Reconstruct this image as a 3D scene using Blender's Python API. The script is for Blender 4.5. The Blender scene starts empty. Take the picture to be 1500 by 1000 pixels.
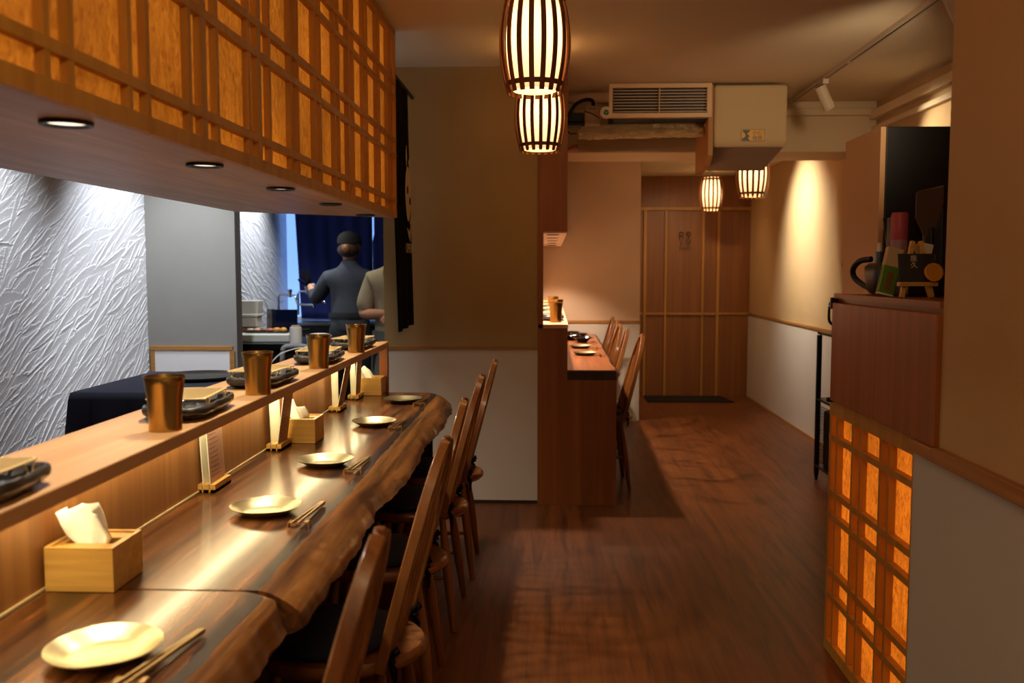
import bpy, math, random
import numpy as np
from mathutils import Vector, Matrix, noise as mnoise
random.seed(7); RNG = np.random.default_rng(7)
S = bpy.context.scene; COL = S.collection
PI = math.pi
sin, cos, rad = math.sin, math.cos, math.radians

# ------------------------------------------------------------------ helpers
def lin(h):
    h = h.lstrip('#'); o = []
    for i in (0, 2, 4):
        c = int(h[i:i+2], 16)/255
        o.append(c/12.92 if c <= .04045 else ((c+.055)/1.055)**2.4)
    return (*o, 1)

class MB:
    def __init__(s): s.v = []; s.f = []
    def add(s, vs, fs):
        n = len(s.v); s.v += [tuple(v) for v in vs]; s.f += [tuple(i+n for i in f) for f in fs]; return s
    def box(s, x0, x1, y0, y1, z0, z1):
        return s.add([(x, y, z) for z in (z0, z1) for y in (y0, y1) for x in (x0, x1)],
                     [(0, 2, 3, 1), (4, 5, 7, 6), (0, 1, 5, 4), (2, 6, 7, 3), (0, 4, 6, 2), (1, 3, 7, 5)])
    def obox(s, c, size, R):
        hx, hy, hz = size[0]/2, size[1]/2, size[2]/2
        vs = [Vector(c)+R @ Vector((x, y, z)) for z in (-hz, hz) for y in (-hy, hy) for x in (-hx, hx)]
        return s.add(vs, [(0, 2, 3, 1), (4, 5, 7, 6), (0, 1, 5, 4), (2, 6, 7, 3), (0, 4, 6, 2), (1, 3, 7, 5)])
    def lathe(s, prof, c=(0, 0, 0), n=32, wob=None, closed=False):
        vs = []; m = len(prof)
        for i in range(n):
            a = 2*PI*i/n
            for j, (r, z) in enumerate(prof):
                k = wob(a, j) if wob else (1, 0)
                vs.append((c[0]+r*k[0]*cos(a), c[1]+r*k[0]*sin(a), c[2]+z+k[1]))
        fs = []
        for i in range(n):
            i2 = (i+1) % n
            for j in range(m if closed else m-1):
                j2 = (j+1) % m
                fs.append((i*m+j, i2*m+j, i2*m+j2, i*m+j2))
        return s.add(vs, fs)
    def prism(s, pts, a0, a1, axis='y'):
        n = len(pts)
        def P(p, a): return {'y': (p[0], a, p[1]), 'x': (a, p[0], p[1]), 'z': (p[0], p[1], a)}[axis]
        vs = [P(p, a0) for p in pts]+[P(p, a1) for p in pts]
        fs = [tuple(range(n)), tuple(range(2*n-1, n-1, -1))]
        fs += [(i, i+n, (i+1) % n+n, (i+1) % n) for i in range(n)]
        return s.add(vs, fs)
    def sweep(s, path, sec, up=(0, 0, 1), scale=None, closed=False):
        """section (list of 2D points) carried along a path; sec x runs along side, sec y along 'up'"""
        P = [Vector(p) for p in path]; n = len(P); m = len(sec); vs = []
        for i in range(n):
            if closed: t = P[(i+1) % n]-P[i-1]
            else: t = P[min(i+1, n-1)]-P[max(i-1, 0)]
            t.normalize(); u = Vector(up)
            if abs(t.dot(u)) > .98: u = Vector((1, 0, 0)) if abs(t.x) < .9 else Vector((0, 1, 0))
            sd = t.cross(u).normalized(); u = sd.cross(t)
            k = scale[i] if scale else 1
            kx, ky = k if isinstance(k, tuple) else (k, k)
            vs += [P[i]+sd*q[0]*kx+u*q[1]*ky for q in sec]
        fs = []
        for i in range(n if closed else n-1):
            i2 = (i+1) % n
            for j in range(m):
                j2 = (j+1) % m
                fs.append((i*m+j, i*m+j2, i2*m+j2, i2*m+j))
        if not closed:
            fs += [tuple(range(m-1, -1, -1)), tuple(range((n-1)*m, n*m))]
        return s.add(vs, fs)
    def tube(s, path, r, n=10, rs=None, up=(0, 0, 1), closed=False):
        return s.sweep(path, [(r*cos(2*PI*i/n), r*sin(2*PI*i/n)) for i in range(n)], up, rs, closed)
    def ell(s, c, r, n=20, m=12, R=None):
        vs = []; fs = []
        for j in range(m+1):
            b = PI*j/m
            for i in range(n):
                a = 2*PI*i/n
                p = Vector((r[0]*sin(b)*cos(a), r[1]*sin(b)*sin(a), -r[2]*cos(b)))
                if R: p = R @ p
                vs.append(Vector(c)+p)
        for j in range(m):
            for i in range(n):
                fs.append((j*n+i, j*n+(i+1) % n, (j+1)*n+(i+1) % n, (j+1)*n+i))
        return s.add(vs, fs)
    def build(s, name, mat, parent=None, smooth=False, bev=0, loc=(0, 0, 0), seg=2, angle=35, solid=0, sub=0):
        me = bpy.data.meshes.new(name); me.from_pydata([tuple(v) for v in s.v], [], s.f); me.update()
        import bmesh
        bm = bmesh.new(); bm.from_mesh(me)
        bmesh.ops.remove_doubles(bm, verts=bm.verts, dist=1e-6)
        bmesh.ops.recalc_face_normals(bm, faces=bm.faces)
        bm.to_mesh(me); bm.free()
        me.materials.append(mat)
        o = bpy.data.objects.new(name, me); COL.objects.link(o); o.location = loc
        if parent: o.parent = parent
        if solid:
            m = o.modifiers.new('s', 'SOLIDIFY'); m.thickness = solid; m.offset = 0
        if bev:
            m = o.modifiers.new('b', 'BEVEL'); m.width = bev; m.segments = seg; m.limit_method = 'ANGLE'; m.angle_limit = rad(40)
        if sub:
            m = o.modifiers.new('u', 'SUBSURF'); m.levels = m.render_levels = sub
        if smooth:
            for p in me.polygons: p.use_smooth = True
            try: me.set_sharp_from_angle(angle=rad(angle))
            except Exception: pass
        return o

def tag(o, label=None, cat=None, group=None, kind=None):
    if label: o['label'] = label
    if cat: o['category'] = cat
    if group: o['group'] = group
    if kind: o['kind'] = kind
    return o
def thing(name, label, cat, loc=(0, 0, 0), rz=0, group=None):
    o = bpy.data.objects.new(name, None); COL.objects.link(o); o.empty_display_size = .05
    o.location = loc; o.rotation_euler = (0, 0, rz)
    return tag(o, label, cat, group)
def struct(o): o['kind'] = 'structure'; return o
def kids(o): return [c for c in bpy.data.objects if c.parent == o]
def copy_tree(o, parent=None):
    c = o.copy(); COL.objects.link(c)
    if parent: c.parent = parent
    for k in kids(o): copy_tree(k, c)
    return c

def sm(P, k=6):
    P = [Vector(p) for p in P]; out = []
    for i in range(len(P)-1):
        a, b, c, d = P[max(i-1, 0)], P[i], P[i+1], P[min(i+2, len(P)-1)]
        for j in range(k):
            t = j/k; out.append(.5*((2*b)+(c-a)*t+(2*a-5*b+4*c-d)*t*t+(3*b-a-3*c+d)*t**3))
    return [tuple(p) for p in out]+[tuple(P[-1])]
def text_mesh(name, body, size, mat, parent, M, align='CENTER', depth=.0006, spacing=1):
    cu = bpy.data.curves.new(name, 'FONT'); cu.body = body; cu.size = size; cu.align_x = align; cu.align_y = 'CENTER'; cu.extrude = depth; cu.space_character = spacing
    cu.resolution_u = 3
    t = bpy.data.objects.new(name+'_tmp', cu); COL.objects.link(t)
    dg = bpy.context.evaluated_depsgraph_get(); dg.update()
    me = bpy.data.meshes.new_from_object(t.evaluated_get(dg)); me.transform(M)
    bpy.data.objects.remove(t)
    me.materials.clear(); me.materials.append(mat)
    o = bpy.data.objects.new(name, me); COL.objects.link(o)
    if parent: o.parent = parent
    return o
# text reading towards +Y on a plane facing +X, towards -Y on a plane facing -X, and towards +X facing -Y
FACE_PX = Matrix(((0, 0, 1, 0), (1, 0, 0, 0), (0, 1, 0, 0), (0, 0, 0, 1)))
FACE_MX = Matrix(((0, 0, -1, 0), (-1, 0, 0, 0), (0, 1, 0, 0), (0, 0, 0, 1)))
FACE_MY = Matrix(((1, 0, 0, 0), (0, 0, -1, 0), (0, 1, 0, 0), (0, 0, 0, 1)))

# ------------------------------------------------------------------ materials
def newmat(name):
    m = bpy.data.materials.new(name); m.use_nodes = True
    nt = m.node_tree; b = nt.nodes['Principled BSDF']; return m, nt, b
def plain(name, col, rough=.5, metal=0, spec=.5, coat=0, trans=0, alpha=1, emit=None, es=0):
    m, nt, b = newmat(name)
    b.inputs['Base Color'].default_value = lin(col) if isinstance(col, str) else col
    b.inputs['Roughness'].default_value = rough; b.inputs['Metallic'].default_value = metal
    b.inputs['Specular IOR Level'].default_value = spec; b.inputs['Coat Weight'].default_value = coat
    b.inputs['Coat Roughness'].default_value = .15
    b.inputs['Transmission Weight'].default_value = trans; b.inputs['Alpha'].default_value = alpha
    if emit:
        b.inputs['Emission Color'].default_value = lin(emit); b.inputs['Emission Strength'].default_value = es
    return m
def coords(nt, scale, obj_random=True):
    tc = nt.nodes.new('ShaderNodeTexCoord'); mp = nt.nodes.new('ShaderNodeMapping')
    mp.inputs['Scale'].default_value = scale
    if obj_random:
        oi = nt.nodes.new('ShaderNodeObjectInfo'); ad = nt.nodes.new('ShaderNodeVectorMath'); ad.operation = 'MULTIPLY_ADD'
        cb = nt.nodes.new('ShaderNodeCombineXYZ')
        for k in range(3): nt.links.new(oi.outputs['Random'], cb.inputs[k])
        nt.links.new(cb.outputs[0], ad.inputs[0]); ad.inputs[1].default_value = (7, 5, 9); nt.links.new(tc.outputs['Object'], ad.inputs[2])
        nt.links.new(ad.outputs[0], mp.inputs['Vector'])
    else: nt.links.new(tc.outputs['Object'], mp.inputs['Vector'])
    return mp.outputs[0]
def noise(nt, vec, scale, detail=4, rough=.55, dist=0):
    n = nt.nodes.new('ShaderNodeTexNoise'); n.inputs['Scale'].default_value = scale
    n.inputs['Detail'].default_value = detail; n.inputs['Roughness'].default_value = rough; n.inputs['Distortion'].default_value = dist
    nt.links.new(vec, n.inputs['Vector']); return n.outputs['Fac']
def ramp(nt, fac, stops):
    r = nt.nodes.new('ShaderNodeValToRGB'); e = r.color_ramp.elements
    while len(e) < len(stops): e.new(.5)
    for k, (p, c) in enumerate(stops): e[k].position = p; e[k].color = lin(c) if isinstance(c, str) else c
    nt.links.new(fac, r.inputs[0]); return r.outputs[0]
def mix(nt, a, b, fac, mode='MIX'):
    x = nt.nodes.new('ShaderNodeMix'); x.data_type = 'RGBA'; x.blend_type = mode
    for s, i in ((a, 6), (b, 7), (fac, 0)):
        if isinstance(s, (int, float)): x.inputs[i].default_value = s
        elif isinstance(s, (str, tuple)): x.inputs[i].default_value = lin(s) if isinstance(s, str) else s
        else: nt.links.new(s, x.inputs[i])
    return x.outputs[2]
def bump(nt, b, fac, strength=.3, dist=.01):
    bp = nt.nodes.new('ShaderNodeBump'); bp.inputs['Strength'].default_value = strength; bp.inputs['Distance'].default_value = dist
    nt.links.new(fac, bp.inputs['Height']); nt.links.new(bp.outputs[0], b.inputs['Normal'])
def wood(name, c0, c1, axis='y', rough=.45, coat=0, k=1, fine=.35, dark=None, bmp=.08, streak=1):
    """long grain along one axis of the object"""
    m, nt, b = newmat(name)
    lo, hi = 1.1*k, 22*k
    sc = {'x': (lo, hi, hi), 'y': (hi, lo, hi), 'z': (hi, hi, lo)}[axis]
    v = coords(nt, sc)
    n1 = noise(nt, v, .55*streak, 3, .5, .6)
    n2 = noise(nt, v, 3.2, 5, .6, .2)
    c = ramp(nt, n1, [(.25, c0), (.5, c1), (.62, c0), (.8, c1)])
    c = mix(nt, c, dark or c0, ramp(nt, n2, [(.35, (fine, fine, fine, 1)), (.6, (0, 0, 0, 1))]), 'MIX')
    nt.links.new(c, b.inputs['Base Color'])
    b.inputs['Roughness'].default_value = rough; b.inputs['Coat Weight'].default_value = coat; b.inputs['Coat Roughness'].default_value = .12; b.inputs['Specular IOR Level'].default_value = .35
    bump(nt, b, n2, bmp, .003)
    return m
def planks(name, c0, c1, axis, width, rough=.5, gap='z'):
    """boards laid side by side with a slightly different tone each"""
    m, nt, b = newmat(name)
    tc = nt.nodes.new('ShaderNodeTexCoord'); sp = nt.nodes.new('ShaderNodeSeparateXYZ'); nt.links.new(tc.outputs['Object'], sp.inputs[0])
    idx = {'x': 0, 'y': 1, 'z': 2}[axis]
    d = nt.nodes.new('ShaderNodeMath'); d.operation = 'DIVIDE'; d.inputs[1].default_value = width; nt.links.new(sp.outputs[idx], d.inputs[0])
    fl = nt.nodes.new('ShaderNodeMath'); fl.operation = 'FLOOR'; nt.links.new(d.outputs[0], fl.inputs[0])
    wn = nt.nodes.new('ShaderNodeTexWhiteNoise'); wn.noise_dimensions = '1D'; nt.links.new(fl.outputs[0], wn.inputs['W'])
    gsc = {'x': (22, 22, 22), 'y': (22, 22, 22), 'z': (22, 22, 22)}[axis]
    gsc = [24, 24, 24]; gsc[{'x': 0, 'y': 1, 'z': 2}[gap]] = 1.0
    v = coords(nt, tuple(gsc))
    n2 = noise(nt, v, 1.4, 5, .6, .4)
    c = mix(nt, c0, c1, ramp(nt, n2, [(.3, (0, 0, 0, 1)), (.7, (1, 1, 1, 1))]))
    c = mix(nt, c, c0, ramp(nt, wn.outputs['Value'], [(0, (0, 0, 0, 1)), (1, (.7, .7, .7, 1))]))
    nt.links.new(c, b.inputs['Base Color']); b.inputs['Roughness'].default_value = rough
    return m
def plaster(name, col, col2=None, sc=18, strength=.25, rough=.9):
    m, nt, b = newmat(name)
    v = coords(nt, (1, 1, 1), False)
    n = noise(nt, v, sc, 8, .65); n0 = noise(nt, v, 1.5, 3, .5)
    c = mix(nt, col, col2 or col, ramp(nt, n0, [(.35, (0, 0, 0, 1)), (.65, (1, 1, 1, 1))]))
    nt.links.new(c, b.inputs['Base Color']); b.inputs['Roughness'].default_value = rough; b.inputs['Specular IOR Level'].default_value = .2
    nf = noise(nt, v, sc*9, 3, .6); bump(nt, b, mix(nt, n, nf, .5), strength, .004)
    return m
def brushed(name, col, rough=.3, col2=None):
    m, nt, b = newmat(name); v = coords(nt, (30, 30, 30))
    n = noise(nt, v, 2, 4, .6)
    c = mix(nt, col, col2 or col, n); nt.links.new(c, b.inputs['Base Color'])
    b.inputs['Metallic'].default_value = 1
    rr = nt.nodes.new('ShaderNodeMapRange'); rr.inputs['To Min'].default_value = rough*.8; rr.inputs['To Max'].default_value = rough*1.25
    nt.links.new(n, rr.inputs['Value']); nt.links.new(rr.outputs[0], b.inputs['Roughness'])
    return m
def paper_glow(name, c0, c1, strength, sc=(50, 75, 32)):
    """backlit fibrous paper: the sheet itself is the lamp's diffuser"""
    m, nt, b = newmat(name); v = coords(nt, sc)
    n = noise(nt, v, 1.0, 6, .72, 1.2); n2 = noise(nt, coords(nt, (2.2, 2.2, 2.2)), 1.3, 2, .5)
    c = ramp(nt, n, [(.32, c0), (.62, c1)])
    b.inputs['Base Color'].default_value = lin('#8a5a28'); b.inputs['Roughness'].default_value = .8
    nt.links.new(c, b.inputs['Emission Color'])
    mr = nt.nodes.new('ShaderNodeMapRange'); mr.inputs['From Min'].default_value = .3; mr.inputs['From Max'].default_value = .7
    mr.inputs['To Min'].default_value = strength*.62; mr.inputs['To Max'].default_value = strength*1.3
    nt.links.new(n2, mr.inputs['Value']); nt.links.new(mr.outputs[0], b.inputs['Emission Strength'])
    return m

M = {}
M['floor'] = None
def floor_mat():
    m, nt, b = newmat('floor vinyl wood')
    tc = nt.nodes.new('ShaderNodeTexCoord')
    mp = nt.nodes.new('ShaderNodeMapping'); mp.inputs['Rotation'].default_value = (0, 0, PI/2); nt.links.new(tc.outputs['Object'], mp.inputs[0])
    br = nt.nodes.new('ShaderNodeTexBrick'); br.inputs['Scale'].default_value = 1; br.inputs['Brick Width'].default_value = 1.2; br.inputs['Row Height'].default_value = .18
    br.inputs['Mortar Size'].default_value = .0012; br.inputs['Color1'].default_value = (.25, .25, .25, 1); br.inputs['Color2'].default_value = (.8, .8, .8, 1); br.inputs['Mortar'].default_value = (0, 0, 0, 1)
    nt.links.new(mp.outputs[0], br.inputs['Vector'])
    v = coords(nt, (16, 1.2, 1), False)
    n = noise(nt, v, 1.3, 6, .65, .8)
    c = ramp(nt, n, [(.28, '#40210f'), (.5, '#6e3d1b'), (.72, '#804b22')])
    c = mix(nt, c, '#38200f', ramp(nt, br.outputs['Color'], [(0, (.55, .55, .55, 1)), (.8, (0, 0, 0, 1))]))
    nt.links.new(c, b.inputs['Base Color']); b.inputs['Roughness'].default_value = .42; b.inputs['Specular IOR Level'].default_value = .35
    bump(nt, b, n, .12, .003); return m
M['floor'] = floor_mat()
M['ceil'] = plaster('ceiling paint', '#e4d4b6', '#decdae', 6, .08)
M['plaster'] = plaster('beige plaster', '#ae9468', '#a68a5e', 30, .35)
M['plaster_r'] = plaster('warm beige plaster', '#c2a378', '#ba9a6c', 30, .3)
M['plaster_p'] = plaster('pinkish beige plaster', '#c8ae94', '#c0a58a', 30, .3)
M['white_low'] = plaster('white wainscot', '#cfc6b8', '#c9bfb0', 12, .1)
M['grey_plaster'] = plaster('grey linen plaster', '#8f8e8a', '#898884', 60, .3)
M['relief'] = plaster('white trowelled plaster', '#d4d6da', '#ced0d6', 40, .25, .8)
M['beam'] = plaster('beam paint', '#dcc8a4', '#d6c19c', 8, .1)
M['wood_lat'] = wood('lattice pine', '#a8742c', '#bc8836', 'z', .5)
M['wood_lath'] = wood('lattice pine rail', '#a66a26', '#b87a30', 'y', .5)
M['soffit'] = wood('soffit oak veneer', '#b08c6a', '#c6a47e', 'y', .42, k=.8, fine=.5, dark='#98744f')
M['ledge'] = wood('ledge oak', '#a87e54', '#b98f63', 'y', .38, k=.9)
M['backpanel'] = planks('back panel oak boards', '#86562a', '#a87540', 'y', .085)
M['slab'] = wood('walnut slab', '#2e1808', '#7a4820', 'y', .27, coat=.3, k=.8, fine=.85, dark='#1c0d06', bmp=.12, streak=1.8)
M['bark'] = wood('live edge sapwood', '#623818', '#8c5a28', 'y', .42, coat=.25, k=.45, fine=.8, dark='#24120a', bmp=.9, streak=1.6)
M['heart'] = wood('dark heartwood band', '#1c1412', '#33201a', 'y', .25, coat=.3, k=.5)
M['slab2'] = wood('reddish slab', '#7a3f20', '#9a5a30', 'y', .35, coat=.3, k=.5, fine=.4, dark='#5c2c14')
M['darkbase'] = wood('dark base wood', '#2a1a10', '#38241a', 'z', .5)
M['endpanel'] = wood('end panel veneer', '#7a4218', '#925524', 'z', .45, k=.7, fine=.3)
M['cab'] = wood('cabinet veneer', '#8a4e22', '#9c5e2c', 'z', .4, k=.8, fine=.3)
M['cabtop'] = wood('cabinet top veneer', '#85502c', '#9a6238', 'y', .4, k=.8, fine=.3)
M['chair'] = wood('chair ash', '#6a3c1a', '#845226', 'z', .32, coat=.3, k=.9, fine=.4)
M['bamboo'] = wood('bamboo', '#c09346', '#d2a658', 'x', .4, k=1.2, fine=.35, dark='#a87a34')
M['trim'] = wood('rail wood', '#9c6a34', '#b07e44', 'x', .45)
M['trimy'] = wood('rail wood along', '#9c6a34', '#b07e44', 'y', .45)
M['doorwood'] = planks('door veneer', '#7c4a20', '#96602c', 'x', .11, .45)
M['doorstrip'] = wood('door batten', '#a8752f', '#b98540', 'z', .45)
M['black'] = plain('black', '#0c0c0c', .45)
M['blackgloss'] = plain('black glazed stoneware', '#101113', .18, coat=.5)
M['stone_rim'] = plain('charcoal rim', '#2e2a26', .45)
M['blackmetal'] = plain('black metal', '#141414', .4, .6)
M['gold'] = brushed('brushed brass', '#b08a52', .32, '#9a7240')
M['platebrass'] = brushed('pale brass plate', '#c6ba90', .32, '#b8aa7c')
M['net'] = plain('gold wire', '#ffe4a6', .4, .45)
M['cupgold'] = plain('bronze cup', '#b8924e', .27, 1)
M['white'] = plain('white', '#e6e4de', .6)
M['tissue'] = plain('tissue paper', '#f1efe8', .9)
M['card'] = plain('white card', '#e8e6da', .6)
M['cardbrown'] = plain('kraft menu card', '#a5785a', .55)
M['ink'] = plain('dark ink', '#30221a', .7)
M['navy'] = plain('navy cloth', '#10142c', .9)
M['navy2'] = plain('navy curtain cloth', '#0c1a5a', .9)
M['blackcloth'] = plain('black cloth', '#060608', .95, spec=.15)
M['logo'] = plain('cream print', '#cdbf9e', .8)
M['paper_hood'] = paper_glow('hood paper', '#8a3a06', '#e0801f', .58)
M['paper_cab'] = paper_glow('cabinet paper', '#963404', '#ff8418', .82)
M['lampribs'] = wood('lamp slats', '#6a3c18', '#7e4c22', 'z', .5)
def lamp_paper():
    m, nt, b = newmat('lamp paper'); b.inputs['Base Color'].default_value = lin('#f0dcae'); b.inputs['Roughness'].default_value = .8
    tc = nt.nodes.new('ShaderNodeTexCoord'); sp = nt.nodes.new('ShaderNodeSeparateXYZ'); nt.links.new(tc.outputs['Object'], sp.inputs[0])
    dv = nt.nodes.new('ShaderNodeMath'); dv.operation = 'DIVIDE'; dv.inputs[1].default_value = .375; nt.links.new(sp.outputs[2], dv.inputs[0])
    c = ramp(nt, dv.outputs[0], [(.0, (.30, .30, .30, 1)), (.5, (1, 1, 1, 1)), (.75, (1, 1, 1, 1)), (1, (.4, .4, .4, 1))])  # emission painted dimmer toward both ends, standing in for falloff from the bulb
    b.inputs['Emission Color'].default_value = (1, .56, .24, 1)
    ml = nt.nodes.new('ShaderNodeMath'); ml.operation = 'MULTIPLY'; ml.inputs[1].default_value = 3.6; nt.links.new(c, ml.inputs[0]); nt.links.new(ml.outputs[0], b.inputs['Emission Strength'])
    return m
M['lamppaper'] = lamp_paper()
M['bulb'] = plain('lamp bulb', '#ffffff', .5, emit='#fff0cc', es=12)
M['lens'] = plain('downlight lens', '#ffffff', .5, emit='#fff0d8', es=1.6)
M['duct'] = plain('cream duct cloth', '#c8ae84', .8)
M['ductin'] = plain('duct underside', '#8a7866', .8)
M['ductedge'] = plain('duct edge board', '#b07c44', .6)
M['grille'] = plain('grille paint', '#dcb68a', .5)
M['foil'] = None
def foil():
    m, nt, b = newmat('crinkled foil'); v = coords(nt, (1, 1, 1))
    n = noise(nt, v, 34, 4, .6, 1.2); b.inputs['Base Color'].default_value = lin('#efd29c'); b.inputs['Metallic'].default_value = .75; b.inputs['Roughness'].default_value = .33
    bump(nt, b, n, 1, .05); return m
M['foil'] = foil()
M['trackwhite'] = plain('track light white', '#c8b8a0', .5)
M['fridge_side'] = plain('fridge black side', '#060606', .4)
M['fridge_door'] = plain('fridge taupe door', '#c09468', .4)
M['steel'] = plain('stainless', '#8a8c90', .3, 1)
M['chrome'] = plain('chrome', '#b8bac0', .12, 1)
M['skin'] = plain('skin', '#b98468', .6)
M['hair'] = plain('dark hair', '#2a1a10', .6)
M['shirt1'] = plain('charcoal blue shirt', '#30343b', .85)
M['shirt2'] = plain('beige work shirt', '#a59a80', .85)
M['apron'] = plain('grey apron', '#6a6c66', .85)
M['trousers'] = plain('black trousers', '#121316', .85)
M['cap'] = plain('brown black cap', '#1d1813', .9)
M['sky'] = plain('daylight pane', '#88a8e0', .4, emit='#86b4ff', es=1.15)

def skin_mesh(name, J, E, mat, parent=None, sub=2, root=0):
    me = bpy.data.meshes.new(name); me.from_pydata([j[0] for j in J], E, []); me.update()
    o = bpy.data.objects.new(name, me); COL.objects.link(o)
    o.modifiers.new('k', 'SKIN')
    if not me.skin_vertices:
        bpy.context.view_layer.objects.active = o
        bpy.ops.mesh.customdata_skin_add()
    for i, j in enumerate(J):
        r = j[1]; me.skin_vertices[0].data[i].radius = r if isinstance(r, tuple) else (r, r)
        me.skin_vertices[0].data[i].use_root = (i == root)
    sm = o.modifiers.new('s', 'SUBSURF'); sm.levels = sm.render_levels = sub
    dg = bpy.context.evaluated_depsgraph_get(); dg.update()
    me2 = bpy.data.meshes.new_from_object(o.evaluated_get(dg))
    o.modifiers.clear(); o.data = me2; bpy.data.meshes.remove(me); me2.name = name
    me2.materials.clear(); me2.materials.append(mat)
    for p in me2.polygons: p.use_smooth = True
    if parent: o.parent = parent
    return o

# ------------------------------------------------------------------ setting
Z_C, Z_R = 2.55, 2.40
struct(MB().box(-2.6, 2.6, -1.2, 10.3, -.1, 0).build('floor', M['floor']))
struct(MB().box(-2.6, 2.6, -1.2, 6.62, Z_C, Z_C+.1).build('ceiling', M['ceil']))
struct(MB().box(-.1, 2.6, 7.1, 10.3, Z_R, Z_R+.1).build('ceiling', M['ceil']))
struct(MB().box(-2.6, -.1, 5.5, 8.6, Z_C, Z_C+.1).build('ceiling', M['grey_plaster']))
# partition: left grey piece, pass into the kitchen, right beige piece
struct(MB().box(-2.6, -1.862, 5.4, 5.5, 0, Z_C).build('wall_partition', M['grey_plaster']))
struct(MB().box(-.978, -.065, 5.4, 5.5, 0, Z_C).build('wall_partition', M['plaster']))
struct(MB().box(-.978, -.07, 5.393, 5.4, .0, .914).build('trim_1', M['white_low']))
struct(MB().box(-.978, -.07, 5.384, 5.4, .914, .934).build('trim_2', M['trim'], bev=.002))
struct(MB().box(-.978, -.07, 5.386, 5.4, 0, .018).build('baseboard_partition', M['darkbase']))
mb = MB().box(-2.384, -1.885, 5.384, 5.4, .905, .932).box(-2.384, -2.358, 5.386, 5.4, 0, .905).box(-1.905, -1.875, 5.386, 5.4, 0, .905)
struct(mb.build('trim_3', M['trim'], bev=.002))
struct(MB().box(-2.37, -1.89, 5.390, 5.4, 0, .905).build('trim_4', plain('cool white panel', '#e4e4e6', .7)))
# end wall of the second counter, and the wall between it and the kitchen
struct(MB().box(-.2, .818, 8.45, 10.2, 0, Z_R+.05).build('wall_alcove', M['plaster_p']))
struct(MB().box(-.08, .818, 8.443, 8.45, 0, .90).build('trim_5', M['white_low']))
struct(MB().box(-.08, .818, 8.435, 8.45, .90, .926).build('trim_6', M['trim'], bev=.002))
struct(MB().box(-.14, -.08, 5.5, 8.45, 0, Z_C).build('wall_middle', M['plaster_p']))
# far wall of wood with the washroom door
struct(MB().box(.818, 2.4, 10.14, 10.24, 0, Z_R+.05).build('wall_far', M['doorwood']))
mb = MB()
mb.box(.818, 2.2, 10.115, 10.14, 2.03, 2.062)
mb.box(1.805, 1.835, 10.112, 10.14, 0, 2.03).box(1.015, 1.045, 10.112, 10.14, 0, 2.03)
mb.box(.818, 1.015, 10.125, 10.14, .90, .922).box(1.835, 2.2, 10.125, 10.14, .90, .922)
struct(mb.build('trim_7', M['doorstrip']))
d = thing('door_1', 'wide brown wooden washroom door with pale battens at the corridor end', 'door', (0, 10.125, 0)); d['kind'] = 'structure'
MB().box(1.048, 1.802, -.012, .012, .01, 2.028).build('door_leaf', M['doorwood'], d)
mb = MB().box(1.243, 1.265, -.017, -.012, .01, 2.028).box(1.645, 1.667, -.017, -.012, .01, 2.028).box(1.048, 1.802, -.018, -.012, .90, .922)
mb.build('batten', M['doorstrip'], d)
MB().lathe([(0, 0), (.022, 0), (.025, .008), (.018, .018), (0, .02)], n=20).build('door_knob', M['steel'], d, True)
k = kids(d)[-1]; k.rotation_euler = (PI/2, 0, 0); k.location = (1.778, -.013, 1.185)
sg = thing('washroom_sign', 'small black man and woman pictogram on the brown washroom door', 'sign', (1.456, 10.108, 1.70))
for sx, fem in ((-.038, 0), (.038, 1)):
    mb = MB()
    mb.tube([(sx+.02*cos(a), 0, .075+.02*sin(a)) for a in [2*PI*i/14 for i in range(14)]], .005, 6, closed=True, up=(0, 1, 0))
    if fem: mb.tube([(sx, 0, .045), (sx-.026, 0, -.022), (sx+.026, 0, -.022)], .0045, 6, closed=True, up=(0, 1, 0))
    else: mb.tube([(sx-.026, 0, .042), (sx+.026, 0, .042), (sx, 0, -.022)], .0045, 6, closed=True, up=(0, 1, 0))
    mb.tube([(sx, 0, -.022), (sx, 0, -.055)], .0045, 6)
    mb.build('woman_figure' if fem else 'man_figure', M['black'], sg)
text_mesh('lettering', 'TOILET', .042, M['black'], sg, Matrix.Translation((0, 0, -.085)) @ FACE_MY)
mat_ = MB().prism([(1.03, 9.66), (1.93, 9.66), (1.86, 10.10), (1.03, 10.10)], .0, .014, 'z').build('door_mat', plain('black mat', '#08080a', .95), bev=.004)
tag(mat_, 'black rubber door mat on the floor in front of the washroom door', 'mat')
# right side
struct(MB().box(2.168, 2.5, 6.62, 10.2, 0, Z_C).build('wall_right', M['plaster_r']))
struct(MB().box(2.158, 2.168, 6.62, 10.14, 0, .902).build('trim_8', M['white_low']))
struct(MB().box(2.148, 2.168, 6.62, 10.14, .902, .924).build('trim_9', M['trimy'], bev=.002))
struct(MB().box(2.15, 2.168, 6.62, 10.14, 0, .015).build('baseboard_right', M['trimy']))
struct(MB().box(2.26, 2.5, 2.3, 6.62, 0, Z_C).build('wall_right', M['plaster_r']))
struct(MB().box(1.008, 2.5, -1.2, 2.405, 0, Z_C).build('wall_near_right', M['plaster_r']))
struct(MB().box(1.0, 1.008, -1.2, 2.545, 0, .888).build('trim_10', plaster('cool white wainscot', '#c4c2be', '#bebcb8', 12, .1)))
struct(MB().box(.985, 1.008, -1.2, 2.395, .888, .925).box(.985, 1.008, 2.395, 2.55, .888, .9205).build('trim_11', M['trimy'], bev=.003))
# beam across the corridor
struct(MB().box(-.1, 2.27, 6.6, 7.12, 2.205, Z_C+.05).build('beam', M['beam'], bev=.006))
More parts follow.
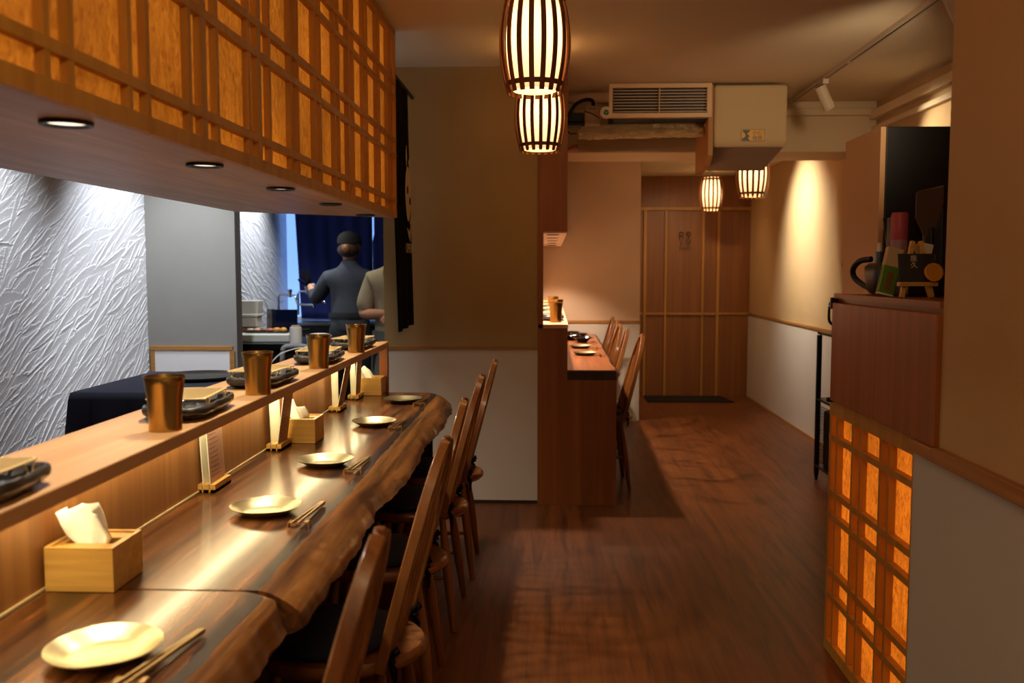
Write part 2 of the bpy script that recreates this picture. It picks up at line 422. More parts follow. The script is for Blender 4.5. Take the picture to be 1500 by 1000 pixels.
# trunking along the top of the beam and the right wall
mb = MB()
mb.box(.1, 2.26, 6.56, 6.6, 2.45, 2.50); struct(mb.build('trim_12', M['beam'], bev=.005))
mb = MB().box(2.21, 2.26, 2.4, 6.6, 2.42, 2.48).box(2.225, 2.26, 2.4, 6.6, 2.34, 2.375); struct(mb.build('trim_13', M['beam'], bev=.004))
# kitchen end
struct(MB().box(-2.6, -.1, 8.3, 8.45, 0, .93).box(-2.6, -.1, 8.3, 8.45, 2.3, Z_C).box(-.6, -.1, 8.3, 8.45, .93, 2.3).build('wall_kitchen', M['grey_plaster']))
w = thing('window_1', 'pale blue daylit kitchen window behind the navy curtain', 'window', (0, 8.36, 0)); w['kind'] = 'structure'
MB().box(-2.41, -.6, -.004, .004, .93, 2.3).build('pane', M['sky'], w)
MB().box(-2.41, -.6, -.03, .03, .93, .96).box(-2.41, -.6, -.03, .03, 2.27, 2.3).box(-1.4, -1.37, -.03, .03, .96, 2.27).build('window_frame', M['white'], w)

# left wall: white plaster trowelled in overlapping strokes (real relief)
def relief_wall():
    y0, y1, z0, z1, st = 3.2, 8.32, .45, 1.86, .0052
    ny, nz = int((y1-y0)/st)+1, int((z1-z0)/st)+1
    H = np.zeros((nz, ny)); Y = y0+np.arange(ny)*st; Z = z0+np.arange(nz)*st
    for k in range(3300):
        cy, cz = RNG.uniform(y0, y1), RNG.uniform(z0, z1)
        kit = cy > 5.45
        a = rad(RNG.normal(-32 if kit else 34, 9)); L = RNG.uniform(.09, .30); W = RNG.uniform(.011, .034)
        bend = RNG.normal(0, .7); hh = RNG.uniform(.0018, .0055)
        R = L+.03
        i0, i1 = max(0, int((cy-R-y0)/st)), min(ny, int((cy+R-y0)/st)+1)
        j0, j1 = max(0, int((cz-R-z0)/st)), min(nz, int((cz+R-z0)/st)+1)
        if i1 <= i0 or j1 <= j0: continue
        dy = Y[i0:i1][None, :]-cy; dz = Z[j0:j1][:, None]-cz
        s = dy*cos(a)+dz*sin(a); t = -dy*sin(a)+dz*cos(a)-bend*s*s
        q = np.clip(1-(s/L)**2, 0, 1); wd = W*np.sqrt(q)*(.75+.35*s/L)+1e-6
        u = t/wd
        inside = (np.abs(u) < 1) & (q > 0)
        P = H[j0:j1, i0:i1]
        tgt = hh*((u+1)/2)**1.6*q**.35-.001
        P[:] = np.where(inside, P*.12+tgt, P)
    H += RNG.normal(0, .00012, H.shape)
    H = np.clip(H, -.006, .009); H[0, :] = H[-1, :] = 0; H[:, 0] = H[:, -1] = 0
    YY, ZZ = np.meshgrid(Y, Z)
    V = np.stack([(-2.40+H).ravel(), YY.ravel(), ZZ.ravel()], 1)
    idx = np.arange(ny*nz).reshape(nz, ny)
    F = np.stack([idx[:-1, :-1].ravel(), idx[:-1, 1:].ravel(), idx[1:, 1:].ravel(), idx[1:, :-1].ravel()], 1)
    vs = [tuple(v) for v in V.tolist()]; fs = [tuple(f) for f in F.tolist()]
    n = len(vs)
    ye, ze = Y[-1], Z[-1]
    def q(ya, yb, za, zb):
        m = len(vs); vs.extend([(-2.40, ya, za), (-2.40, yb, za), (-2.40, yb, zb), (-2.40, ya, zb)]); fs.append((m, m+1, m+2, m+3))
    q(-1.2, y0, 0, Z_C); q(y0, ye, 0, z0); q(y0, ye, ze, Z_C); q(ye, 8.45, 0, Z_C)
    m = len(vs); vs.extend([(-2.6, -1.2, 0), (-2.6, 8.45, 0), (-2.6, 8.45, Z_C), (-2.6, -1.2, Z_C)]); fs.append((m+3, m+2, m+1, m))
    me = bpy.data.meshes.new('wall_left'); me.from_pydata(vs, [], fs); me.update(); me.materials.append(M['relief'])
    o = bpy.data.objects.new('wall_left', me); COL.objects.link(o); return struct(o)
relief_wall()

# ------------------------------------------------------------------ hood over the bar
hood = thing('counter_hood', 'wooden hood with glowing orange paper lattice hanging above the bar counter', 'range hood', (0, 0, 0))
ZB, ZT, XF, XP = 1.64, 2.548, -.762, -.783
MB().prism([(-1.40, -.6), (-1.40, 4.07), (XP+.0035, 4.57), (XP+.0035, -.6)], ZB, ZB+.02, 'z').build('soffit_board', M['soffit'], hood)
MB().prism([(-1.40, -.6), (-1.40, 4.05), (-1.38, 4.05), (-1.38, -.6)], ZB+.02, ZT, 'z').build('back_board', M['soffit'], hood)
MB().prism([(-1.40, 4.05), (-1.40, 4.07), (XP-.01, 4.55), (XP-.01, 4.53)], ZB+.02, ZT, 'z').build('end_board', M['soffit'], hood)
hz = [(1.64, 1.672), (1.714, 1.734), (1.932, 1.952), (2.009, 2.029), (2.213, 2.233), (2.287, 2.307), (2.50, 2.52), (2.528, ZT)]
panels = [(-.6, 2.037, [-.5, -.29, -.22, .0, .08, .28, .36, .57, .64, .84, .915, 1.12, 1.195, 1.396, 1.468, 1.676, 1.752, 1.959]),
          (2.037, 2.428, [2.123, 2.35]), (2.428, 3.518, [2.523, 2.732, 2.807, 3.013, 3.085, 3.293, 3.357]),
          (3.518, 4.585, [3.605, 3.805, 3.877, 4.093, 4.159, 4.361, 4.458])]
for a, b, vy in panels:
    mb = MB()
    for z0, z1 in hz: mb.box(XP+.004, XF+.001, a, b, z0, z1)
    for y in vy: mb.box(XP+.004, XF-.0005, y-.0085, y+.0085, ZB+.03, ZT-.02)
    for y0, y1 in ((a, a+.016), (b-.016, b)): mb.box(XP+.004, XF, y0, y1, ZB+.03, ZT-.02)
    lp = mb.build('lattice_panel', M['wood_lat'], hood)
    MB().box(XP-.004, XP, a+.001, b-.001, ZB+.022, ZT-.002).build('paper_screen', M['paper_hood'], lp)

dl = thing('recessed_downlight', 'x', 'downlight', (-.848, 1.606, 1.64), 0, 'downlights in the hood underside')
MB().lathe([(.037, .0), (.038, -.0068), (.044, -.0068), (.045, .001), (.037, .001)], n=32, closed=True).build('rim', M['black'], dl, True)
MB().lathe([(0, -.0012), (.0355, -.0012), (.0355, .0)], n=32).build('lens', M['lens'], dl, True)
pos = [(-.848, 1.606), (-.846, 2.25), (-.851, 2.905), (-.857, 3.591), (-.862, 4.294)]
LB = ['black-rimmed round downlight in the hood underside, nearest the viewer and leftmost in the photo',
      'black-rimmed round downlight in the hood underside, second from the viewer',
      'black-rimmed round downlight in the hood underside, third from the viewer, middle of the five',
      'small-looking round downlight in the hood underside, fourth from the viewer',
      'faint round downlight at the far end of the hood underside, beside the noren']
for i, (x, y) in enumerate(pos):
    o = dl if i == 0 else copy_tree(dl); o.location = (x, y, 1.6395); o['label'] = LB[i]

# ------------------------------------------------------------------ bar counter
ZC = .78
def slab(name, y0, y1, top, out, zlow, label, seed, endround=0.0, xb=-.945):
    n = 240; g = []
    def nz(y, k, a): return a*1.5*mnoise.noise(Vector((y*2.2+seed*7, k*.9, seed)))+a*.9*mnoise.noise(Vector((y*8+seed, k*1.7, 2)))+a*.4*mnoise.noise(Vector((y*25+seed, k*2.7, 4)))
    mt = MB(); me_ = MB(); topv = []; edge = []
    for i in range(n+1):
        y = y0+(y1-y0)*i/n
        e = 0
        if endround:                                     # corner rounding at the far end
            t = max(0, (y-(y1-endround))/endround); e = -.05*t**3
        xt = top+nz(y, 1, .008)+e; xo = out+nz(y, 2, .012)+e*1.4
        prof = [(xt, ZC), (xt+.022, ZC-.006+nz(y, 3, .002)), (xt+(xo-xt)*.62, ZC-.022+nz(y, 4, .005)), (xo-.008, ZC-.045+nz(y, 5, .006)), (xo, ZC-.066+nz(y, 6, .008)), (xo-.020, zlow+.012+nz(y, 7, .006)), (xo-.05, zlow), (xo-.08, zlow-.001)]
        edge.append([(p[0], y, p[1]) for p in prof]); topv.append([(xb, y, zlow), (xb, y, ZC), (xt-.028+nz(y, 9, .006), y, ZC), (xt, y, ZC)])
    m = len(prof)
    me_.add([p for r in edge for p in r], [(i*m+j, i*m+j+1, (i+1)*m+j+1, (i+1)*m+j) for i in range(n) for j in range(m-1)] + [tuple(range(m)), tuple(range(n*m+m-1, n*m-1, -1))])
    bot = [(r[-1][0], r[-1][1], r[-1][2]) for r in edge]
    T = [topv[i]+[edge[i][-1]] for i in range(n+1)]
    q = 5
    mt.add([p for r in T for p in r], [(i*q+j, i*q+j+1, (i+1)*q+j+1, (i+1)*q+j) for i in range(n) for j in (0, 1, 2)]
           + [(i*q+4, i*q, (i+1)*q, (i+1)*q+4) for i in range(n)] + [(0, 1, 2, 3, 4), (n*q+4, n*q+3, n*q+2, n*q+1, n*q)])
    t = thing(name, label, 'counter slab', (0, 0, 0))
    tp = mt.build('slab_top', M['slab'], t, True, angle=30); tp.data.materials.append(M['heart'])
    for p in tp.data.polygons:
        if p.center.z > ZC-.001 and p.center.x > top-.04: p.material_index = 1
    e = me_.build('live_edge', M['bark'], t, True, angle=60)
    e['label'] = 'rough lighter bark-side edge of the slab'
    return t
slab('counter_slab', 1.672, 4.49, -.545, -.462, .69, 'long glossy walnut counter slab with live edge, beyond the joint', 1.0, .12)
slab('counter_slab', -.4, 1.664, -.53, -.478, .685, 'near walnut counter slab with rounded knotty end, closest to the viewer', 4.0, .05)

led = thing('bar_ledge', 'raised pale wood ledge with board back running along the bar counter', 'ledge', (0, 0, 0))
MB().box(-1.037, -.797, -.4, 4.50, 1.0, 1.03).build('shelf_board', M['ledge'], led, bev=.003)
MB().box(-.972, -.95, -.4, 4.08, 0, 1.0).build('back_panel', M['backpanel'], led)
MB().box(-.95, -.946, -.4, 4.08, .781, .786).build('edge_strip', plain('pale strip', '#c8b48a', .5), led)
MB().box(-.842, -.802, 4.50, 4.54, 0, 1.03).build('end_post', M['endpanel'], led)
MB().box(-.935, -.905, .2, 4.48, .9945, .9995).build('light_strip', plain('warm led strip', '#ffffff', .5, emit='#ffdf9c', es=6), led)
base = thing('bar_cabinet', 'dark wooden cabinet and end board under the bar counter slab', 'cabinet', (0, 0, 0))
MB().box(-.944, -.86, -.4, 4.40, 0, .683).build('base_panel', M['darkbase'], base)
MB().box(-.86, -.575, 4.435, 4.47, 0, .683).build('end_board', M['darkbase'], base)
MB().box(-.86, -.72, 1.0, 4.43, .36, .385).build('under_shelf', M['darkbase'], base)

# cups on the ledge
def cup_proto(name, h=.118, r=.044):
    t = thing(name, 'x', 'cup', (0, 0, 0))
    prof = [(0, .003), (r*.74, .003), (r*.74, 0), (r*.80, 0), (r*.80, .006), (r*.80, h*.3), (r*.85, h*.6), (r*.95, h*.88), (r, h), (r*.985, h+.001), (r*.93, h*.88), (r*.80, h*.5), (r*.74, .01), (0, .008)]
    MB().lathe(prof, n=40).build('cup_body', M['cupgold'], t, True, angle=50)
    MB().lathe([(r*.985, h-.001), (r*1.012, h-.001), (r*1.012, h+.002), (r*.985, h+.002)], n=40, closed=True).build('rim', M['gold'], t, True)
    return t
cup = cup_proto('metal_tumbler')
LB = ['bronze metal tumbler on the bar ledge, nearest the viewer and largest looking', 'bronze metal tumbler on the bar ledge, second from the viewer',
      'bronze metal tumbler on the bar ledge, third from the viewer', 'bronze metal tumbler at the far end of the bar ledge']
cups = [(-.843, 1.971), (-.828, 2.567), (-.83, 3.265), (-.829, 3.903)]
for i, (x, y) in enumerate(cups):
    o = cup if i == 0 else copy_tree(cup); o.location = (x, y, 1.0305); o['label'] = LB[i]; o['group'] = 'bronze tumblers on the bar ledge'
    o.rotation_euler[2] = i*.9

# grill plates with gold wire net
def dish_proto():
    t = thing('stoneware_plate', 'x', 'plate', (0, 0, 0))
    n = 64; rings = []; hx, hy = .078, .15
    def rr(a, s, lift):
        c, s_ = cos(a), sin(a); p = 5
        k = (abs(c)**p+abs(s_)**p)**(-1/p)
        w = 1+.018*sin(9*a)+.012*sin(17*a+1)
        return (hx*s*k*c*w, hy*s*k*s_*(1+.008*sin(11*a)), lift)
    vs = []
    levels = [(.74, 0), (.80, .002), (.93, .010), (1.0, .018), (1.01, .026), (.985, .033), (.93, .034), (.89, .028), (.84, .016), (.5, .013)]
    def lump(i, z): return .0045*mnoise.noise(Vector((cos(2*PI*i/n)*5, sin(2*PI*i/n)*9, z*30))) if z > .012 else 0
    for s, z in levels:
        vs += [rr(2*PI*i/n, s*(1+.6*lump(i, z+.1)), z+lump(i, z)*(z > .015)) for i in range(n)]
    m = len(levels)
    fs = [(j*n+i, j*n+(i+1) % n, (j+1)*n+(i+1) % n, (j+1)*n+i) for j in range(m-1) for i in range(n)]
    fs += [tuple(range(n-1, -1, -1)), tuple(range((m-1)*n, m*n))]
    MB().add(vs, fs).build('dish', M['blackgloss'], t, True, angle=60)
    d0 = kids(t)[0]
    d0.data.materials.append(M['stone_rim'])
    for p in d0.data.polygons:
        if p.center.z > .0195 and (abs(p.center.x) > hx*.86 or abs(p.center.y) > hy*.86): p.material_index = 1
    return t
def rack_proto():
    t = thing('grill_rack', 'x', 'grill rack', (0, 0, 0))
    hx, hy, z = .068, .10, .037; mb = MB(); k = 0
    mb.tube([(-hx, -hy, z), (hx, -hy, z), (hx, hy, z), (-hx, hy, z)], .0022, 6, closed=True)
    mb.build('rack_frame', M['net'], t)
    nb = MB()
    sq = [(.0015*cos(a), .0015*sin(a)) for a in (PI/4, 3*PI/4, 5*PI/4, 7*PI/4)]
    for d in (-1, 1):
        step = .016
        for i in range(-12, 13):
            c = i*step
            # diagonal wire: x = s, y = d*s + c, clipped to the frame
            lo, hi = -hx, hx
            ya, yb = (-hy-c)*d, (hy-c)*d
            lo, hi = max(lo, min(ya, yb)), min(hi, max(ya, yb))
            if hi-lo < .004: continue
            nb.sweep([(lo, d*lo+c, z+.001*d), (hi, d*hi+c, z+.001*d)], sq)
    nb.build('wire_mesh', M['net'], t)
    for sx, sy in ((-1, -1), (1, -1), (1, 1), (-1, 1)):
        x, y = sx*hx, sy*hy
        MB().tube([(x, y-sy*.036, z), (x+sx*.001, y-sy*.022, .002), (x, y-sy*.008, z)], .0016, 6).build('foot', M['net'], t)
    return t
dish = dish_proto(); rack = rack_proto()
dps = [(-.885, 1.33), (-.885, 2.215), (-.885, 2.80), (-.885, 3.50), (-.885, 4.12)]
LD = ['black rectangular stoneware plate cut off by the left photo edge on the bar ledge', 'black wavy-rimmed stoneware plate behind the nearest tumbler',
      'black wavy-rimmed stoneware plate behind the second tumbler from the viewer', 'black wavy-rimmed stoneware plate behind the third tumbler from the viewer',
      'black wavy-rimmed stoneware plate behind the farthest tumbler on the bar ledge']
LR = ['gold wire grill rack on the plate cut off by the left photo edge', 'gold wire grill rack on the plate behind the nearest tumbler', 'gold wire grill rack on the plate behind the second tumbler',
      'gold wire grill rack on the plate behind the third tumbler', 'gold wire grill rack on the plate behind the farthest tumbler']
for i, (x, y) in enumerate(dps):
    o = dish if i == 0 else copy_tree(dish); o.location = (x, y, 1.0305); o.rotation_euler[2] = rad([2, 3, -2, 2, -3][i]); o['label'] = LD[i]; o['group'] = 'stoneware plates on the bar ledge'
    o = rack if i == 0 else copy_tree(rack); o.location = (x-.002, y-.005, 1.0425); o.rotation_euler[2] = rad([2, 6, -3, 3, -5][i]); o['label'] = LR[i]; o['group'] = 'wire racks on the stoneware plates'

# tissue boxes
def tissue_box_proto():
    t = thing('tissue_box', 'x', 'tissue box', (0, 0, 0))
    w, d_, h = .131, .125, .084; th = .008
    mb = MB().box(-w/2, w/2, -d_/2, -d_/2+th, 0, h).box(-w/2, w/2, d_/2-th, d_/2, 0, h).box(-w/2, -w/2+th, -d_/2+th, d_/2-th, 0, h).box(w/2-th, w/2, -d_/2+th, d_/2-th, 0, h).box(-w/2+th, w/2-th, -d_/2+th, d_/2-th, 0, .006)
    mb.build('box', M['bamboo'], t, bev=.0008)
    a, b2 = .046, .02
    mb = MB().box(-w/2+th, w/2-th, -d_/2+th, -b2, h-.012, h-.004).box(-w/2+th, w/2-th, b2, d_/2-th, h-.012, h-.004).box(-w/2+th, -a, -b2, b2, h-.012, h-.004).box(a, w/2-th, -b2, b2, h-.012, h-.004)
    mb.build('lid', M['bamboo'], t, bev=.0012)
    return t
def tissue_sheet(t, seed, hgt, spread, lean, h=.078):
    rs = random.Random(seed); vs = []; nu, nv = 22, 14
    for j in range(nv+1):
        v = j/nv
        for i in range(nu+1):
            u = i/nu; a = (u-.5)
            wdt = spread*(1-.15*v)*(.35+.65*min(1, v*2.2))
            x = a*2*wdt+lean[0]*v**1.4+.006*sin(11*u+seed)*v
            y = (.02*sin(u*9+seed*1.7)+.016*sin(u*17+seed))*min(1, .3+v)+lean[1]*v
            z = h-.02+(hgt+.02)*v*(1-.34*abs(a)*2*(.4+.6*sin(seed+a*4)**2)) + .006*sin(u*7+seed*2)*v
            vs.append((x, y, z))
    fs = [(j*(nu+1)+i, j*(nu+1)+i+1, (j+1)*(nu+1)+i+1, (j+1)*(nu+1)+i) for j in range(nv) for i in range(nu)]
    return MB().add(vs, fs).build('tissue', M['tissue'], t, True, solid=.0006, angle=180)
tb = tissue_box_proto()
boxes = [(-.8775, 1.71, 0), (-.879, 3.197, 0), (-.875, 4.43, 0)]
LB = ['bamboo tissue box on the near part of the counter, tissue pulled to a peak', 'bamboo tissue box in the middle of the counter beside a menu stand', 'bamboo tissue box at the far end of the counter by the end post']
sh = [(1.3, .075, .058, (-.026, .0)), (2.9, .066, .033, (-.03, 0)), (5.2, .05, .04, (-.03, .0))]
tbs = []
for i, (x, y, r) in enumerate(boxes):
    o = tb if i == 0 else copy_tree(tb); o.location = (x, y, ZC+.001); o['label'] = LB[i]; o['group'] = 'tissue boxes on the bar counter'; tbs.append(o)
for i, o in enumerate(tbs): tissue_sheet(o, *sh[i])

# menu stands
def menu_stand(x, y, lean_w, lean_b, label, cardmat):
    t = thing('menu_stand', label, 'menu stand', (x, y, ZC+.001), 0, 'menu stands along the counter back')
    w, L, h = .05, .125, .022
    mb = MB().box(-w/2, -.0115, -L/2, L/2, 0, h).box(-.0075, .0075, -L/2, L/2, 0, h).box(.0115, w/2, -L/2, L/2, 0, h).box(-w/2, w/2, -L/2, L/2, 0, .008)
    mb.build('block', M['bamboo'], t)
    def card(xc, lean, mat, nm, hh, L2, slope=0):
        R = Matrix.Rotation(rad(lean), 3, 'Y'); th = .0022
        mb = MB(); c = Vector((xc, 0, .010))
        vs = [c+R @ Vector((xx, yy, zz)) for (xx, yy, zz) in [(-th/2, -L2/2, 0), (th/2, -L2/2, 0), (th/2, L2/2, 0), (-th/2, L2/2, 0), (-th/2, -L2/2, hh-slope), (th/2, -L2/2, hh-slope), (th/2, L2/2, hh), (-th/2, L2/2, hh)]]
        mb.add(vs, [(3, 2, 1, 0), (4, 5, 6, 7), (0, 1, 5, 4), (2, 3, 7, 6), (1, 2, 6, 5), (3, 0, 4, 7)])
        o = mb.build(nm, mat, t); return o, c, R
    o, c, R = card(-.0095, lean_w, M['card'], 'white_card', .20, .112); 
    o, c, R = card(.0095, lean_b, M['card'], 'menu_card', .19, .112)
    # printed face on the customer side
    mb = MB(); xx = .0013
    def q(y0, y1, z0, z1, m, nm, dx=0):
        vs = [c+R @ Vector((xx+dx, a, b)) for a, b in ((y0, z0), (y1, z0), (y1, z1), (y0, z1))]+[c+R @ Vector((xx+dx-.0004, a, b)) for a, b in ((y0, z0), (y1, z0), (y1, z1), (y0, z1))]
        return vs
    f8 = [(0, 1, 2, 3), (7, 6, 5, 4), (0, 4, 5, 1), (1, 5, 6, 2), (2, 6, 7, 3), (3, 7, 4, 0)]
    MB().add(q(-.054, .054, .012, .184, None, None), f8).build('printed_sheet', cardmat, o)
    ln = MB(); rr = random.Random(int(y*100))
    for k in range(11):
        z = .03+k*.0125; ln.add(q(-.045, -.045+rr.uniform(.03, .075), z, z+.002, None, None, .0004), f8)
    ln.build('print_lines', plain('faded print', '#7c5a48', .7), o)
    return t
pink = plain('pale menu paper', '#b9907c', .6)
menu_stand(-.928, 2.48, -3, -3, 'menu stand with pale paper card, beyond the nearest tissue box', pink)
menu_stand(-.918, 3.06, -2, 8, 'menu stand holding brown splayed card, directly before the middle tissue box', M['cardbrown'])
menu_stand(-.912, 3.90, -1, 12, 'menu stand with widely splayed cards, beyond the middle tissue box', M['cardbrown'])
menu_stand(-.912, 4.27, -2, 3, 'farthest menu stand, just before the far tissue box', M['cardbrown'])

# brass plates and chopsticks
def wobp(a, j): return (1+.007*sin(3*a+.7)+.004*sin(7*a), .0007*sin(4*a) if 3 <= j <= 6 else 0)
def plate_proto():
    prof = [(0, 0), (.045, 0), (.058, .003), (.080, .016), (.0865, .0195), (.0865, .021), (.080, .0185), (.058, .006), (.045, .003), (0, .003)]
    return MB().lathe(prof, n=96, wob=wobp).build('side_plate', M['platebrass'], None, True, angle=60)
pl = plate_proto()
LB = ['round brass plate closest to the viewer on the counter', 'round brass plate on the counter, second from the viewer', 'round brass plate on the counter, third from the viewer', 'round brass plate on the counter, fourth from the viewer', 'round brass plate at the far end of the counter']
pp = [(-.692, 1.366), (-.703, 2.223), (-.693, 2.79), (-.682, 3.522), (-.67, 4.147)]
for i, (x, y) in enumerate(pp):
    o = pl if i == 0 else copy_tree(pl); o.location = (x, y, ZC+.0005); o.rotation_euler[2] = i*1.3; tag(o, LB[i], 'plate', 'brass plates on the bar counter')
def rest_proto():
    mb = MB(); th = .003
    out = [(-.027, 0), (-.027, .010), (-.023, .0135), (-.010, .0115), (0, .0105), (.010, .0115), (.023, .0135), (.027, .010), (.027, 0), (.0235, 0), (.0235, .0085), (.021, .0105), (.010, .0085), (0, .0075), (-.010, .0085), (-.021, .0105), (-.0235, .0085), (-.0235, 0)]
    return mb.prism(out, -.009, .009, 'y').build('chopstick_rest', M['gold'], None, True, angle=40)
def chop_proto():
    mb = MB(); sq = [(1, 1), (-1, 1), (-1, -1), (1, -1)]
    mb.sweep([(0, -.03, 0), (0, .20, 0)], sq, scale=[.0019, .0036])
    o = mb.build('chopstick', brushed('brass chopstick', '#b8985c', .3, '#a88648'), None, bev=.0006); return o
rp = rest_proto(); cs = chop_proto()
rests = [(-.602, 1.262), (-.588, 2.104), (-.584, 2.681), (-.584, 3.431), (-.582, 4.056)]
who = ['nearest', 'second', 'third', 'fourth', 'farthest']
first = True
for i, (x, y) in enumerate(rests):
    o = rp if i == 0 else copy_tree(rp); o.location = (x, y, ZC+.0005); tag(o, f'arched gold chopstick rest beside the {who[i]} brass plate on the counter', 'chopstick rest', 'chopstick rests on the bar counter')
    for k in (0, 1):
        c = cs if (i == 0 and k == 0) else copy_tree(cs)
        c.location = (x+(-.009, .005)[k], y, ZC+.0148); c.rotation_euler = (rad(-2.2), 0, rad([-4, -1.5][k]-(6 if i == 0 else 0)))
        tag(c, f'{["left", "right"][k]} of the two brass chopsticks beside the {who[i]} brass plate on the counter', 'chopstick', 'chopsticks on the bar counter')

# ------------------------------------------------------------------ chairs
def chair_proto():
    t = thing('spindle_chair', 'x', 'chair', (0, 0, 0))      # faces -X, back on +X
    n = 36; vs = []; lv = [(.93, .418), (1.0, .432), (1.0, .446), (.96, .455), (.6, .449), (.25, .447)]
    def sh(a):
        k = 1+.05*cos(2*a)+.03*cos(3*a); return (.20*k*cos(a)*1.02-.005, .205*k*sin(a))
    for s, z in lv:
        vs += [(sh(2*PI*i/n)[0]*s, sh(2*PI*i/n)[1]*s, z) for i in range(n)]
    m = len(lv)
    fs = [(j*n+i, j*n+(i+1) % n, (j+1)*n+(i+1) % n, (j+1)*n+i) for j in range(m-1) for i in range(n)]+[tuple(range(n-1, -1, -1)), tuple(range((m-1)*n, m*n))]
    MB().add(vs, fs).build('seat', M['chair'], t, True, angle=50)
    for sx, sy in ((-1, -1), (-1, 1), (1, -1), (1, 1)):
        p0 = Vector((sx*.125, sy*.125, .43)); p1 = Vector((sx*(.175 if sx > 0 else .19), sy*.185, 0))
        path = [p0.lerp(p1, q) for q in (0, .15, .4, .62, .85, 1)]
        MB().tube([tuple(p) for p in path], .016, 12, rs=[.75, .9, 1.2, 1.12, .85, .72]).build('leg', M['chair'], t, True)
    for sy in (-1, 1):
        MB().tube([(-.163, sy*.158, .2), (0, sy*.158, .2), (.152, sy*.158, .2)], .0095, 10, rs=[.75, 1.25, .75]).build('stretcher', M['chair'], t, True)
    MB().tube([(0, -.158, .2), (0, 0, .2), (0, .158, .2)], .0095, 10, rs=[.75, 1.2, .75]).build('stretcher', M['chair'], t, True)
    # bow: flat bent hoop, apex leaning back
    path = []
    for i in range(65):
        a = PI*i/64; y = .178*cos(a)*(1+.10*sin(a)); h = abs(sin(a))**.82
        path.append((.135+.135*h, y, .445+.515*h))
    MB().sweep(path, [(-.012, -.009), (.012, -.009), (.0138, 0), (.012, .009), (-.012, .009), (-.0138, 0)], up=(0, 1, .001)).build('bow', M['chair'], t, True, angle=40, bev=.002)
    for k in range(-2, 3):
        y0, y1 = k*.052, k*.066
        # height where the bow passes
        best = min(path[1:-1], key=lambda p: abs(p[1]-y1)+(0 if p[2] > .7 else 9)); top = best
        P = [Vector((.140, y0, .447)).lerp(Vector((top[0], y1, top[2]-.006)), q) for q in (0, .35, 1)]
        MB().tube([tuple(p) for p in P], .0062, 8, rs=[.85, 1.15, .7]).build('spindle', M['chair'], t, True)
    MB().lathe([(0, .0), (.15, .0), (.168, .010), (.165, .024), (.13, .033), (0, .035)], c=(-.03, 0, .456), n=32).build('cushion', M['navy'], t, True, angle=80)
    for sy in (-1, 1):
        mb = MB()
        c = Vector((.150, sy*.150, .468))
        mb.ell(c, (.014, .014, .013), 12, 8)
        for q in (-1, 1): mb.tube([tuple(c), tuple(c+Vector((.018, q*.018, .02))), tuple(c+Vector((.022, q*.03, .004))), tuple(c+Vector((.006, q*.01, -.004)))], .004, 6)
        mb.tube([tuple(c), tuple(c+Vector((.018, .006, -.03))), tuple(c+Vector((.014, .014, -.075)))], .0045, 6)
        mb.tube([tuple(c), tuple(c+Vector((.012, -.010, -.03))), tuple(c+Vector((.018, -.008, -.055)))], .0045, 6)
        mb.build('cushion_tie', M['blackcloth'], t, True)
    return t
ch = chair_proto()
LB = ['bow-back wooden chair at the bar counter, cut off by the bottom photo edge', 'bow-back wooden chair at the bar counter, second from the viewer, large bow in front',
      'bow-back wooden chair at the bar counter, third from the viewer', 'bow-back wooden chair at the bar counter, fourth from the viewer', 'bow-back wooden chair at the far end of the bar counter, tallest against the white wainscot']
cp = [(-.27, 1.424), (-.254, 2.25), (-.275, 2.929), (-.268, 3.616), (-.253, 4.217)]
for i, (x, y) in enumerate(cp):
    o = ch if i == 0 else copy_tree(ch); o.location = (x-.27, y, 0); o['label'] = LB[i]; o['group'] = 'spindle chairs at the bar counter'; o.rotation_euler[2] = rad([1, -2, 2, -1, 1][i])
LB = ['bow-back chair at the second counter, nearest the viewer with tie hanging from its seat', 'bow-back chair at the second counter, second from the viewer', 'bow-back chair at the second counter, third from the viewer',
      'bow-back chair at the second counter, fourth from the viewer', 'bow-back chair at the second counter, farthest and against the wall']
cp = [(.593, 5.939), (.548, 6.552), (.54, 7.06), (.562, 7.66), (.556, 8.17)]
for i, (x, y) in enumerate(cp):
    o = copy_tree(ch); o.location = (x-.27, y, 0); o['label'] = LB[i]; o['group'] = 'spindle chairs at the second counter'; o.rotation_euler[2] = rad([2, -2, 3, -1, 1][i])

# ------------------------------------------------------------------ second counter
ep = MB().prism([(-.072, 0), (.39, 0), (.39, .742), (.102, .742), (.102, 1.045), (-.04, 1.045), (-.04, 1.602), (.098, 1.602), (.098, 2.548), (-.072, 2.548)], 5.36, 5.40, 'y').build('end_panel', M['endpanel'], bev=.001)
tag(ep, 'tall reddish-brown stepped wood end panel closing the second counter', 'panel')
ledge2 = thing('counter_ledge', 'pale lit ledge with wooden front behind the second counter', 'ledge', (0, 0, 0))
MB().box(-.075, .106, 5.36, 8.43, 1.045, 1.066).build('shelf_board', plain('pale ledge top', '#c8a080', .4), ledge2)
MB().box(.085, .10, 5.402, 8.43, .803, 1.045).build('front_board', M['endpanel'], ledge2)
MB().box(.0, .05, 5.402, 8.43, 0, .74).build('base_board', M['darkbase'], ledge2)
t = thing('counter_slab', 'reddish wood counter slab with dark live edge at the second counter', 'counter slab', (0, 0, 0))
mb = MB(); n = 50; E_ = []
for i in range(n+1):
    y = 5.362+(8.43-5.362)*i/n; w = .010*mnoise.noise(Vector((y*3, 1, 5)))+.006*mnoise.noise(Vector((y*9, 2, 5)))
    xt = .378+.03*(i/n)+w
    E_.append([(.102, y, .743), (.102, y, .80), (xt, y, .80), (xt+.02, y, .785+w*.4), (xt+.026+w, y, .765), (xt-.005, y, .743)])
